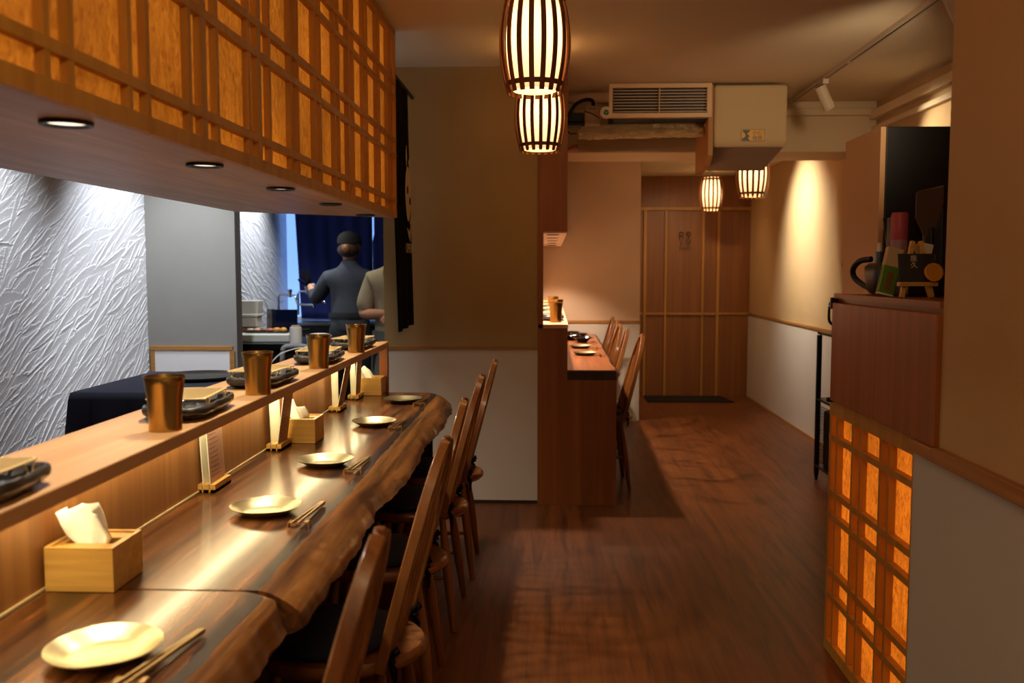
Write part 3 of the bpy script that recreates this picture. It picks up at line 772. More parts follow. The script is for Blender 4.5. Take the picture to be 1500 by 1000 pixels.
mb.add([p for r in E_ for p in r], [(i*6+j, i*6+(j+1) % 6, (i+1)*6+(j+1) % 6, (i+1)*6+j) for i in range(n) for j in (0, 1, 5)]+[(5, 4, 3, 2, 1, 0), tuple(range(n*6, n*6+6))])
mb.build('slab_top', M['slab2'], t)
mb = MB(); mb.add([p for r in E_ for p in r[2:]], [(i*4+j, i*4+j+1, (i+1)*4+j+1, (i+1)*4+j) for i in range(n) for j in (0, 1, 2)])
e = mb.build('live_edge', M['darkbase'], t, True); e['label'] = 'dark live edge'
MB().box(.102, .386, 5.3590, 5.3618, .744, .794).build('front_edge', M['darkbase'], t)
uc = thing('wall_cabinet', 'wooden overhead box with lit white underside above the second counter', 'cabinet', (0, 0, 0))
MB().box(.08, .097, 5.402, 8.43, 1.605, 2.2).build('front_board', M['endpanel'], uc)
MB().box(-.078, .097, 5.402, 8.43, 1.597, 1.605).build('underside_board', plain('pale underside', '#d8b898', .5), uc)
sl = thing('slot_downlight', 'x', 'downlight', (0, 0, 0), 0, 'downlights under the overhead box')
MB().lathe([(.030, .0), (.034, -.004), (.038, -.003), (.038, .001), (.030, .001)], n=24, closed=True).build('rim', M['black'], sl, True)
MB().lathe([(0, -.001), (.0295, -.001), (.0295, 0)], n=24).build('lens', M['lens'], sl, True)
for i, y in enumerate((5.62, 6.15, 6.75, 7.35, 7.95)):
    o = sl if i == 0 else copy_tree(sl); o.location = (.015, y, 1.5965)
    o['label'] = ['dark slot-like downlight under the overhead box, nearest the viewer', 'dark slot-like downlight under the overhead box, second from the viewer', 'dark slot-like downlight under the overhead box, middle one', 'dark slot-like downlight under the overhead box, fourth from the viewer', 'dark slot-like downlight under the overhead box, farthest'][i]
for i, (x, y) in enumerate([(.035, 5.62), (.046, 6.25), (.022, 6.95)]):
    o = copy_tree(cup); o.location = (x, y, 1.0665); o['label'] = ['bronze tumbler standing nearest on the second counter ledge', 'bronze tumbler on the second counter ledge, just behind the nearest', 'bronze tumbler on the second counter ledge, farthest back of three'][i]; o['group'] = 'bronze tumblers on the second counter ledge'
for i, y in enumerate([5.86, 6.6, 7.35, 8.0]):
    o = copy_tree(dish); o.location = (.012, y, 1.0665); o.scale = (.92, .92, .92); o['label'] = ['stoneware plate on the second counter ledge, just behind its nearest tumbler', 'stoneware plate on the second counter ledge, second from the viewer', 'stoneware plate on the second counter ledge, third from the viewer', 'stoneware plate on the second counter ledge, farthest'][i]; o['group'] = 'stoneware plates on the second counter ledge'
    o = copy_tree(rack); o.location = (.012, y, 1.0785); o['label'] = ['wire rack on the nearest plate of the second counter ledge', 'wire rack on the second plate of the second counter ledge', 'wire rack on the third plate of the second counter ledge', 'wire rack on the farthest plate of the second counter ledge'][i]; o['group'] = 'wire racks on the second counter ledge'
for i, (x, y) in enumerate([(.241, 6.329), (.227, 6.907)]):
    o = copy_tree(pl); o.location = (x, y, .8005); tag(o, ['flat brass plate nearest the viewer on the second counter', 'flat brass plate second from the viewer on the second counter'][i], 'plate', 'brass plates on the second counter')
bw = MB().lathe([(0, 0), (.035, 0), (.038, .004), (.062, .028), (.078, .040), (.0765, .042), (.058, .030), (.034, .008), (0, .007)], n=36).build('dark_bowl', M['blackgloss'], None, True, angle=60)
for i, (x, y) in enumerate([(.262, 7.45), (.25, 7.92), (.185, 7.69), (.187, 8.16)]):
    o = bw if i == 0 else copy_tree(bw); o.location = (x, y, .8005)
    tag(o, ['black bowl on the second counter just beyond its brass plates', 'black bowl on the second counter, farthest toward the end wall', 'black bowl close to the ledge on the second counter', 'black bowl at the far corner of the second counter by the ledge'][i], 'bowl', 'black bowls on the second counter')
wh2 = ['nearest brass plate', 'second brass plate', 'nearer black bowl', 'farthest black bowl']
for i, (x, y) in enumerate([(.34, 6.185), (.345, 6.79), (.352, 7.40), (.345, 7.88)]):
    o = copy_tree(rp); o.location = (x, y, .8005); tag(o, f'chopstick rest by the {wh2[i]} on the second counter', 'chopstick rest', 'chopstick rests on the second counter')
    for k in (0, 1):
        c = copy_tree(cs); c.location = (x+(-.006, .004)[k], y, .8148); c.rotation_euler = (rad(-2.2), 0, rad([-3, 0][k])); c.scale = (1, .9, 1)
        tag(c, f'{["left", "right"][k]} of the chopsticks by the {wh2[i]} on the second counter', 'chopstick', 'chopsticks on the second counter')

# ------------------------------------------------------------------ pendant lamps
def lamp_proto():
    t = thing('pendant_lamp', 'x', 'pendant lamp', (0, 0, 0))     # origin at bottom rim centre
    H = .375; R0, R1 = .092, .1325
    def rad_(z): return R0+(R1-R0)*math.sin(PI*(.06+.88*z/H))**.85
    ns = 18
    mb = MB()
    for i in range(ns):
        a = 2*PI*i/ns; path = [(rad_(z)*cos(a), rad_(z)*sin(a), z) for z in [H*j/14 for j in range(15)]]
        # slat: flat strip, wide tangentially
        sec = [(-.0095, -.0022), (.0095, -.0022), (.0095, .0022), (-.0095, .0022)]
        P = [Vector(p) for p in path]; vs = []
        for p in P:
            rdir = Vector((cos(a), sin(a), 0)); td = Vector((-sin(a), cos(a), 0))
            vs += [p+td*q[0]+rdir*q[1] for q in sec]
        m = 4; n = len(P)
        mb.add(vs, [(i2*m+j, i2*m+(j+1) % m, (i2+1)*m+(j+1) % m, (i2+1)*m+j) for i2 in range(n-1) for j in range(m)]+[(3, 2, 1, 0), tuple(range((n-1)*m, n*m))])
    mb.build('slats', M['lampribs'], t)
    for z, nm in ((.034, 'lower_hoop'), (H-.034, 'upper_hoop')):
        r = rad_(z)
        MB().lathe([(r-.009, z-.009), (r-.003, z-.009), (r-.003, z+.009), (r-.009, z+.009)], n=40, closed=True).build(nm, M['lampribs'], t, True, angle=40)
    pz = [.012+(H-.024)*j/12 for j in range(13)]
    MB().lathe([(rad_(z)-.024, z) for z in pz]+[(rad_(z)-.025, z) for z in pz[::-1]], n=40, closed=True).build('paper_shade', M['lamppaper'], t, True, angle=60)
    MB().ell((0, 0, .25), (.03, .03, .04), 16, 10).build('bulb', M['bulb'], t, True)
    MB().lathe([(0, .285), (.016, .285), (.016, .345), (0, .347)], n=16).build('socket', M['black'], t, True)
    MB().box(-R0+.005, R0-.005, -.004, .004, H-.038, H-.030).build('crossbar', M['lampribs'], t)
    return t
lp = lamp_proto()
LB = ['large barrel pendant lamp with wooden slats, nearest the viewer and cut by the top edge', 'barrel pendant lamp directly behind the nearest one, in front of the beige partition',
      'barrel pendant lamp half hidden under the cloth-covered duct, right of its neighbour', 'smallest-looking barrel pendant lamp, hanging before the washroom door']
lamps = [(-.06, 3.536, 2.042, 1, Z_C), (-.056, 4.9, 1.998, 1, Z_C), (1.63, 7.595, 1.965, 1, Z_R), (1.64, 9.55, 1.98, .945, Z_R)]
for i, (x, y, z, s, zc) in enumerate(lamps):
    o = lp if i == 0 else copy_tree(lp); o.location = (x, y, z); o['label'] = LB[i]; o['group'] = 'barrel pendant lamps'; o.scale = (s, s, s); o.rotation_euler[2] = .09+i*.13
for i, (x, y, z, s, zc) in enumerate(lamps):
    o = [q for q in bpy.data.objects if q.get('label') == LB[i]][0]
    MB().tube([(0, 0, .34), (0, 0, (zc-z)/s-.02)], .003, 8).lathe([(0, 0), (.035, 0), (.04, -.02), (0, -.024)], c=(0, 0, (zc-z)/s), n=20).build('cord', M['black'], o)

# ------------------------------------------------------------------ ceiling unit and covered duct
ac = thing('ceiling_air_conditioner', 'air conditioner with wide louvred grille under the ceiling', 'air conditioner', (0, 0, 0))
MB().box(.40, 1.0, 5.93, 6.55, 2.33, 2.53).build('casing', M['black'], ac)
x0, x1, z0, z1, y = .365, 1.004, 5.89, 5.93, 0
fr = MB().box(x0, x1, 5.89, 5.93, 2.335, 2.362).box(x0, x1, 5.89, 5.93, 2.518, 2.545).box(x0, x0+.022, 5.89, 5.93, 2.362, 2.518).box(x1-.03, x1, 5.89, 5.93, 2.362, 2.518).box(.676, .682, 5.89, 5.93, 2.362, 2.518)
fr.build('grille_frame', M['grille'], ac, bev=.002)
for k in range(8):
    z = 2.374+k*.0185
    MB().obox(((x0+x1)/2, 5.91, z), (x1-x0-.05, .026, .0042), Matrix.Rotation(rad(10), 3, 'X')).build('louvre', M['grille'], ac)
dk = thing('duct_box', 'large cream cloth-covered duct box with yellow head warning sticker', 'duct', (0, 0, 0))
pts = [(5.90, 2.535), (5.90, 2.18), (5.925, 2.155), (6.50, 2.07), (6.58, 2.09), (6.58, 2.535)]
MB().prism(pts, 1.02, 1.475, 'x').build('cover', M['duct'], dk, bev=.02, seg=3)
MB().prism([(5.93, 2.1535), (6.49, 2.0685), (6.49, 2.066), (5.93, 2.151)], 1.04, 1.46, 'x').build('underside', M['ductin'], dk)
MB().prism([(5.905, 2.535), (5.905, 2.10), (6.0, 2.045), (6.30, 2.02), (6.40, 2.03), (6.40, 2.28), (6.0, 2.30), (6.0, 2.535)], .985, 1.018, 'x').build('side_board', M['ductedge'], dk, bev=.004)
st = MB().box(-.072, .072, -.001, .001, -.036, .036).build('warning_sticker', plain('yellow sticker', '#e0a52c', .5), dk, loc=(1.262, 5.8985, 2.222)); st['label'] = 'yellow sticker with black figure and lettering'
mb = MB().prism([(-.066, -.033), (-.066, -.02), (-.05, -.012), (-.045, .0), (-.05, .012), (-.062, .022), (-.062, .032), (-.018, .032), (-.022, .02), (-.036, .012), (-.03, .004), (-.018, -.006), (-.03, -.016), (-.018, -.033)], -.0022, -.001, 'y')
mb.box(-.072, .072, -.0018, -.001, .034, .036).box(-.072, .072, -.0018, -.001, -.036, -.034).box(-.072, -.07, -.0018, -.001, -.034, .034).box(.07, .072, -.0018, -.001, -.034, .034)
mb.build('figure', M['black'], st)
text_mesh('lettering', '小心', .030, M['black'], st, Matrix.Translation((.028, -.0014, .014)) @ FACE_MY)
text_mesh('lettering', '碰頭', .030, M['black'], st, Matrix.Translation((.028, -.0014, -.018)) @ FACE_MY)
def lumpy(path, r, seed, n=26):
    P = [Vector(p) for p in path]; out = []
    vs = []; N = 150
    for i in range(N+1):
        t = i/N*(len(P)-1); k = min(int(t), len(P)-2); p = P[k].lerp(P[k+1], t-k)
        for j in range(n):
            a = 2*PI*j/n; rr = r*(1+.30*mnoise.noise(Vector((p.x*14, cos(a)*2, sin(a)*2+seed)))+.26*mnoise.noise(Vector((p.x*45, cos(a)*4, sin(a)*4+seed))))
            vs.append((p.x, p.y+rr*cos(a), p.z+rr*sin(a)))
    fs = [(i*n+j, i*n+(j+1) % n, (i+1)*n+(j+1) % n, (i+1)*n+j) for i in range(N) for j in range(n)]+[tuple(range(n-1, -1, -1)), tuple(range(N*n, N*n+n))]
    return MB().add(vs, fs)
fd = thing('foil_pipe', 'crinkled foil-wrapped pipes lying under the air conditioner grille', 'pipe', (0, 0, 0))
lumpy([(.20, 6.15, 2.288), (.45, 6.13, 2.302), (.75, 6.12, 2.315), (.98, 6.12, 2.318)], .028, 1).build('upper_pipe', M['foil'], fd)
lumpy([(.18, 6.05, 2.255), (.5, 6.04, 2.258), (.8, 6.04, 2.262), (.98, 6.04, 2.265)], .030, 3).build('lower_pipe', M['foil'], fd)
cb = thing('control_box', 'small cream electrical box with black cables left of the grille', 'electrical box', (0, 0, 0))
MB().box(.225, .325, 6.15, 6.25, 2.33, 2.455).build('box', M['grille'], cb, bev=.003)
mb = MB().box(.115, .22, 6.2, 6.3, 2.36, 2.42).box(.105, .225, 6.18, 6.28, 2.33, 2.352)
mb.build('transformer', M['black'], cb, bev=.004)
mb = MB().tube(sm([(.12, 6.2, 2.40), (.16, 6.15, 2.46), (.22, 6.14, 2.49), (.27, 6.16, 2.49), (.28, 6.18, 2.455)]), .012, 8).tube([(.11, 6.2, 2.36), (.10, 6.15, 2.30), (.13, 6.13, 2.27), (.17, 6.12, 2.27)], .004, 6).tube([(.22, 6.15, 2.42), (.27, 6.13, 2.40), (.32, 6.12, 2.37)], .003, 6)
mb.build('cable', M['black'], cb, True)
text_mesh('lettering', 'MAIN', .018, M['black'], cb, Matrix.Translation((.27, 6.1488, 2.436)) @ FACE_MY)
rl = thing('tape_roll', 'round cream roll with green printed core beside the grille', 'tape', (.345, 5.86, 2.36))
MB().lathe([(.016, -.012), (.037, -.012), (.037, .012), (.016, .012)], n=36, closed=True).build('roll', M['grille'], rl, True, angle=40)
MB().lathe([(0, -.010), (.0165, -.010), (.0165, .012), (0, .012)], n=24).build('core', M['black'], rl, True, angle=40)
mb = MB()
for k in range(3): mb.obox((.006*cos(k*2.1+.4), .006*sin(k*2.1+.4), .0128), (.012, .005, .001), Matrix.Rotation(k*2.1+.4, 3, 'Z'))
mb.build('glowing_green_mark', plain('green print', '#3fae5a', .5, emit='#3fae5a', es=.12), rl)  # green print given a faint glow of its own, though no lamp
for k in kids(rl): k.rotation_euler = (PI/2, 0, 0)
pk = MB().tube([(.095, 6.565, 2.225), (.13, 6.56, 2.228), (.165, 6.555, 2.238), (.185, 6.555, 2.24)], .016, 12, rs=[.8, .85, 1.25, 1.3]).build('pipe_stub', plain('pink pipe wrap', '#c07a62', .6), None, True)
tag(pk, 'short pink wrapped pipe stub under the foil pipes beside the end panel', 'pipe')
e = MB().tube([(.186, 6.555, 2.24), (.190, 6.555, 2.2405)], .021, 12).build('pipe_end', plain('red pipe end', '#8a2a20', .6), pk); 

# track lights
tr = thing('lighting_track', 'white ceiling lighting track along the right side', 'lighting track', (0, 0, 0))
MB().box(1.63, 1.668, 2.3, 6.5, Z_C-.022, Z_C).build('rail', M['trackwhite'], tr)
MB().box(1.644, 1.654, 2.32, 6.48, Z_C-.0228, Z_C-.0222).build('slot', M['black'], tr)
MB().box(1.63, 1.668, 5.25, 5.30, Z_C-.024, Z_C-.0215).build('joiner', M['trackwhite'], tr)
def spot_head(loc, d, label, L=.15, r=.034):
    t = thing('track_spotlight', label, 'spotlight', loc, 0, 'spotlights on the ceiling track')
    MB().box(-.018, .018, -.045, .045, -.03, 0).build('adapter', M['trackwhite'], t, bev=.003)
    MB().tube([(0, 0, -.03), (0, 0, -.062)], .008, 10).build('stem', M['trackwhite'], t, True)
    d = Vector(d).normalized(); c = Vector((0, 0, -.085)); a = c-d*L*.35; b = c+d*L*.65
    MB().tube([tuple(a), tuple(b)], r, 28).build('barrel', M['trackwhite'], t, True, angle=40)
    MB().tube([tuple(a-d*.003), tuple(a+d*.001)], r*.9, 24).build('back_cap', M['black'], t)
    return t
spot_head((1.649, 5.75, Z_C-.022), (.38, .1, -.75), 'white cylinder spotlight on the ceiling track near the duct box')
spot_head((1.649, 3.88, Z_C-.022), (.33, -.1, -.75), 'cream spotlight on the ceiling track at the top beside the near right wall', .2, .05)

# ------------------------------------------------------------------ noren by the hood
nr = thing('noren_curtain', 'black hanging cloth with pale face emblem and lettering at the hood end', 'noren', (-.80, 0, 0))
def cloth_grid(c00, c10, c11, c01, nu, nv, amp, wv, ax):
    """corners (y,z) bottom-left, bottom-right, top-right, top-left"""
    vs = []
    for j in range(nv+1):
        v = j/nv
        for i in range(nu+1):
            u = i/nu
            y = (c00[0]*(1-u)+c10[0]*u)*(1-v)+(c01[0]*(1-u)+c11[0]*u)*v
            z = (c00[1]*(1-u)+c10[1]*u)*(1-v)+(c01[1]*(1-u)+c11[1]*u)*v
            d = amp*sin(u*wv*2*PI+.6*v)*(1.1-.6*v)
            vs.append((d, y, z) if ax == 'x' else (y, d, z))
    return MB().add(vs, [(j*(nu+1)+i, j*(nu+1)+i+1, (j+1)*(nu+1)+i+1, (j+1)*(nu+1)+i) for j in range(nv) for i in range(nu)])
cloth_grid((4.83, 1.055), (5.35, 1.07), (5.22, 2.37), (4.60, 2.37), 30, 24, .010, 2.5, 'x').build('cloth', M['blackcloth'], nr, True, solid=.003, angle=180)
MB().tube([(0, 4.55, 2.375), (0, 5.395, 2.375)], .010, 10).build('rod', M['darkbase'], nr, True)
def emb(pts, nm, mat, x=.013): return MB().prism(pts, x, x+.002, 'x').build(nm, mat, nr)
cy, cz = 5.115, 1.80
face = [(cy+.10*cos(a)*(1-.25*(sin(a) < 0)*-sin(a)), cz+.15*sin(a)) for a in [2*PI*i/28 for i in range(28)]]
emb(face, 'emblem_face', M['logo'])
for (ey, ez) in ((cy-.035, cz+.02), (cy+.045, cz-.035)): emb([(ey+.02*cos(a), ez+.022*sin(a)) for a in [2*PI*i/14 for i in range(14)]], 'emblem_eye', M['blackcloth'], .0155)
emb([(cy-.07, cz+.20), (cy-.05, cz+.26), (cy-.035, cz+.19), (cy-.05, cz+.14)], 'emblem_mark', M['logo'])
def arc(r0, r1, a0, a1, n=14): return [(cy+r1*cos(a), cz+1.35*r1*sin(a)) for a in [a0+(a1-a0)*i/n for i in range(n+1)]]+[(cy+r0*cos(a), cz+1.35*r0*sin(a)) for a in [a1-(a1-a0)*i/n for i in range(n+1)]]
emb(arc(.125, .145, rad(-60), rad(80)), 'emblem_ring', M['logo'])
emb([(cy-.05, cz-.185), (cy+.05, cz-.205), (cy+.085, cz-.17), (cy+.06, cz-.26), (cy+.015, cz-.235)], 'emblem_mark', M['logo'])
text_mesh('lettering', 'OPEN', .075, M['logo'], nr, Matrix.Translation((.0145, cy+.01, 1.50)) @ FACE_PX, spacing=1.1)

# ------------------------------------------------------------------ behind the bar
tbl = thing('covered_table', 'low table draped in dark navy cloth behind the bar ledge', 'table', (0, 0, 0))
X0, X1, Y0, Y1, ZTB = -1.90, -1.13, 3.55, 4.30, .90
MB().box(X0+.02, X1-.02, Y0+.02, Y1-.02, .0, ZTB-.006).build('frame', M['darkbase'], tbl)
vs = []; ring = []
def rect(o, z, w=0, n=16):
    pts = []; cs_ = [(X0-o, Y0-o), (X1+o, Y0-o), (X1+o, Y1+o), (X0-o, Y1+o)]
    for k in range(4):
        a, b = cs_[k], cs_[(k+1) % 4]
        for i in range(n):
            u = i/n; q = w*sin(u*5*2*PI+k)
            nx, ny = (b[1]-a[1]), -(b[0]-a[0]); L = math.hypot(nx, ny)
            pts.append((a[0]+(b[0]-a[0])*u+nx/L*q, a[1]+(b[1]-a[1])*u+ny/L*q, z))
    return pts
lv = [rect(-.012, ZTB+.001), rect(0, ZTB-.004), rect(.006, ZTB-.03), rect(.03, .6, .014), rect(.06, .3, .028), rect(.075, .06, .035)]
m = 64; mb = MB(); mb.add([p for r in lv for p in r], [(j*m+i, j*m+(i+1) % m, (j+1)*m+(i+1) % m, (j+1)*m+i) for j in range(5) for i in range(m)]+[tuple(range(m))])
mb.build('cloth', M['navy'], tbl, True, angle=60)
ty = MB().lathe([(0, 0), (.165, 0), (.178, .006), (.182, .016), (.178, .017), (.165, .008), (0, .007)], n=48).build('round_tray', plain('dark round tray', '#2a2622', .3), None, True, angle=60, loc=(-1.56, 4.02, ZTB+.002))
tag(ty, 'round dark tray lying on the navy-covered table', 'tray')

# kitchen beyond the pass
wt = thing('kitchen_worktop', 'dark kitchen worktop seen through the pass beyond the bar', 'worktop', (0, 0, 0))
MB().box(-2.385, -1.36, 5.95, 6.62, .86, .90).build('top', M['blackmetal'], wt, bev=.003)
MB().box(-2.38, -1.38, 5.98, 6.60, 0, .86).build('cabinet', M['black'], wt)
bk = thing('sink_counter', 'black rear kitchen counter with steel edge under the curtain', 'counter', (0, 0, 0))
MB().box(-2.385, -1.0, 7.82, 8.26, 0, .91).build('cabinet', M['black'], bk)
MB().box(-2.385, -1.0, 7.80, 8.26, .91, .935).build('steel_top', M['steel'], bk, bev=.003)
c1 = thing('window_curtain', 'long navy curtain covering most of the kitchen window', 'curtain', (0, 8.20, 0), 0, 'navy kitchen curtains')
cloth_grid((-2.235, .95), (-1.585, .95), (-1.585, 2.32), (-2.30, 2.32), 40, 20, .012, 5, 'y').build('cloth', M['navy2'], c1, True, solid=.003, angle=180)
c2 = thing('window_curtain', 'narrow navy curtain right of the bright slit at the kitchen window', 'curtain', (0, 8.20, 0), 0, 'navy kitchen curtains')
cloth_grid((-1.565, .95), (-.7, .95), (-.7, 2.32), (-1.572, 2.32), 40, 20, .012, 6, 'y').build('cloth', M['navy2'], c2, True, solid=.003, angle=180)
for v in kids(c2)[0].data.vertices:
    if v.co.x < -1.555 and (1.30 < v.co.z < 1.67 or v.co.z < 1.15): v.co.x -= .016
for c, (a, b) in ((c1, (-2.33, -1.57)), (c2, (-1.57, -.66))): MB().tube([(a, 0, 2.325), (b, 0, 2.325)], .008, 8).build('rod', M['black'], c)

def faucet(x, y, z, s, label, lever):
    t = thing('tap', label, 'tap', (x, y, z), 0, 'taps at the kitchen sink')
    mb = MB().tube([(-.10*s, .0, -.20), (-.10*s, 0, -.02), (-.085*s, 0, .0), (0, 0, 0), (.05*s, -.02, -.005), (.065*s, -.03, -.05), (.08*s, -.05, -.075), (.14*s, -.1, -.08), (.24*s, -.16, -.08), (.25*s, -.165, -.10)], .010, 10)
    mb.build('spout', M['chrome'], t, True, angle=60)
    MB().lathe([(0, -.02), (.016, -.02), (.018, 0), (.014, .02), (.02, .03), (.02, .045), (0, .05)], n=20).build('valve', M['chrome'], t, True)
    if lever: MB().tube([(0, 0, .045), (.07, -.03, .06)], .010, 10, rs=[.7, 1.3]).build('lever', M['white'], t, True)
    return t
faucet(-2.20, 7.72, 1.175, 1.0, 'chrome pipe tap with long spout in front of the bright window', False)
faucet(-2.09, 7.86, 1.20, .8, 'chrome pipe tap with white lever next to the reaching hand', True)
tub = thing('food_tub', 'white translucent lidded food tub beside the pass jamb', 'tub', (-2.115, 6.40, .985))
mb = MB(); mb.prism([(-.075, -.06), (.075, -.06), (.08, .06), (-.08, .06)], .065, .075, 'z')
MB().box(-.072, .072, -.06, .06, .0, .075).build('tub_body', plain('frosted plastic', '#e8e6e0', .4), tub, bev=.006)
MB().box(-.08, .08, -.066, .066, .075, .092).build('rim', M['white'], tub, bev=.004)
MB().prism([(-.078, .092), (.078, .092), (.084, .185), (-.078, .185)], -.062, .062, 'y').build('upper_bin', plain('frosted plastic', '#dedcd6', .35), tub, bev=.004)
ft = thing('orange_food_tray', 'orange and brown food tray under the white tub', 'tray', (-2.11, 6.40, .9005))
MB().box(-.075, .08, -.06, .06, 0, .055).build('tray_body', plain('amber plastic', '#8a3c14', .35), ft, bev=.006)
MB().box(-.07, .075, -.055, .055, .055, .082).build('tray_lid', plain('clear lid', '#c8a890', .3), ft, bev=.006)
gb = MB().lathe([(0, 0), (.04, 0), (.066, .05), (.07, .075), (.067, .075), (.062, .05), (.036, .01), (0, .01)], n=28).build('green_bowl', plain('dark green glaze', '#17261a', .3), None, True, angle=60, loc=(-2.135, 6.01, .9005))
tag(gb, 'dark green bowl on the worktop beside the pass jamb', 'bowl')
bd = MB().box(-.19, .17, -.10, .10, 0, .05).build('cutting_board', plain('white board', '#d8dcd4', .5), None, bev=.006, loc=(-1.93, 6.20, .9005)); bd.rotation_euler[2] = rad(4)
tag(bd, 'thick white cutting board on the kitchen worktop', 'cutting board')
fk = [('#c9b49a', '#8a6a58'), ('#c98a3a', '#b8551e')]
fplate = MB().box(-.16, .13, -.05, .05, 0, .008).build('food_platter', plain('dark platter', '#2e2824', .5), None, bev=.003, loc=(-1.93, 6.27, .951)); tag(fplate, 'dark narrow platter of food on the white cutting board', 'platter')
rs = random.Random(3)
fn = ['pale slice of meat at the left end of the food platter', 'pink slice of meat second from left on the food platter', 'brown piece of meat third from left on the food platter', 'reddish piece in the middle of the food platter', 'orange piece right of the middle of the food platter', 'golden piece at the right end of the food platter']
fc = ['#cbbba8', '#c09a88', '#7a5a48', '#b86848', '#cf8a34', '#d8a040']
for k in range(6):
    o = MB().ell((0, 0, .012), (.024, .03, .0125+.006*(k > 3)), 14, 8).build('food_piece', plain('food '+fc[k], fc[k], .5), None, True, loc=(-2.065+k*.046, 6.27, .9595)); tag(o, fn[k], 'food')
    o.rotation_euler[2] = rs.uniform(0, 3)
kn = MB().obox((0, 0, .012), (.13, .022, .02), Matrix.Identity(3)).build('knife_handle', M['black'], None, bev=.004, loc=(-1.70, 6.31, .9505)); kn.rotation_euler[2] = rad(30)
kn.name = 'kitchen_knife'; tag(kn, 'black-handled kitchen knife lying right of the food platter', 'knife'); kn.location = (-1.735, 6.33, .9515)
MB().box(-.19, -.065, -.010, .016, .008, .012).build('blade', M['steel'], kn)
pn = thing('splash_panel', 'dark blue glossy splash panel standing on the kitchen worktop', 'panel', (-1.90, 6.55, .9005))
MB().box(-.085, .085, -.006, .006, 0, .20).build('pane', plain('blue black glass', '#0a1430', .15), pn)
MB().box(-.13, -.09, -.03, .03, 0, .205).build('side_post', M['steel'], pn, bev=.003)
wb = thing('white_canister', 'white paper canister behind the third tumbler', 'canister', (-1.69, 6.05, .9005))
MB().lathe([(0, 0), (.043, 0), (.04, .09), (.037, .105), (0, .107)], n=28).build('body', M['white'], wb, True, angle=40)
MB().lathe([(0, .107), (.028, .107), (.028, .115), (0, .115)], n=24).build('lid', plain('kraft lid', '#c9b08a', .6), wb, True, angle=40)
wp = MB().ell((0, 0, .02), (.085, .05, .019), 24, 10).build('white_cloth', M['tissue'], None, True, loc=(-1.625, 6.43, .9005)); tag(wp, 'folded white cloth on the worktop behind the white canister', 'cloth')
wp2 = MB().obox((0, 0, .035), (.02, .02, .07), Matrix.Identity(3)); 
th_ = thing('spray_nozzle', 'grey curved hose nozzle with cable behind the third plate', 'hose', (-1.62, 5.70, .80))
MB().tube(sm([(-.06, 0, .0), (-.055, 0, .08), (-.03, 0, .105), (.05, 0, .11), (.1, 0, .10)]), .016, 10).build('nozzle', plain('grey plastic', '#8c8c90', .5), th_, True)
MB().tube(sm([(.1, 0, .10), (.02, -.03, .09), (-.06, -.05, .06), (-.12, -.06, .0)]), .004, 6).build('cable', M['white'], th_, True)
MB().box(-.06, .12, -.03, .03, -.8, .0).build('stand', M['black'], th_)

# ------------------------------------------------------------------ people in the kitchen
def hand(name, mat, parent, wrist, d, up, s=1.0, curl=.25, right=True):
    """palm and five fingers; d points along the hand, up is the back of the hand"""
    d = Vector(d).normalized(); up = Vector(up); up = (up-d*up.dot(d)).normalized(); sd = d.cross(up)*(1 if right else -1)
    w = Vector(wrist); J = [(tuple(w), (.026*s, .018*s))]; E = []
    def add(p, r, par): J.append((tuple(p), r)); E.append((par, len(J)-1)); return len(J)-1
    pm = add(w+d*.045*s, (.036*s, .015*s), 0)
    for k, (off, L) in enumerate(((-.028, .066), (-.009, .078), (.010, .072), (.028, .056))):
        b = add(w+d*.085*s+sd*off*s, .0095*s, pm)
        p = w+d*.085*s+sd*off*s; dr = (d+sd*off*4).normalized()
        q = b
        for m_, (f_, c_) in enumerate(((.45, curl), (.3, curl*2), (.25, curl*3))):
            dd = (dr*cos(c_)-up*sin(c_)); p = p+dd*L*f_*s; q = add(p, (.0088-.0010*m_)*s, q)
    b = add(w+d*.028*s-sd*.03*s, .012*s, 0); p = w+d*.058*s-sd*.058*s-up*.006*s; b = add(p, .010*s, b); add(p+d*.028*s-sd*.008*s-up*.006*s, .008*s, b)
    return skin_mesh(name, J, E, mat, parent, 1)

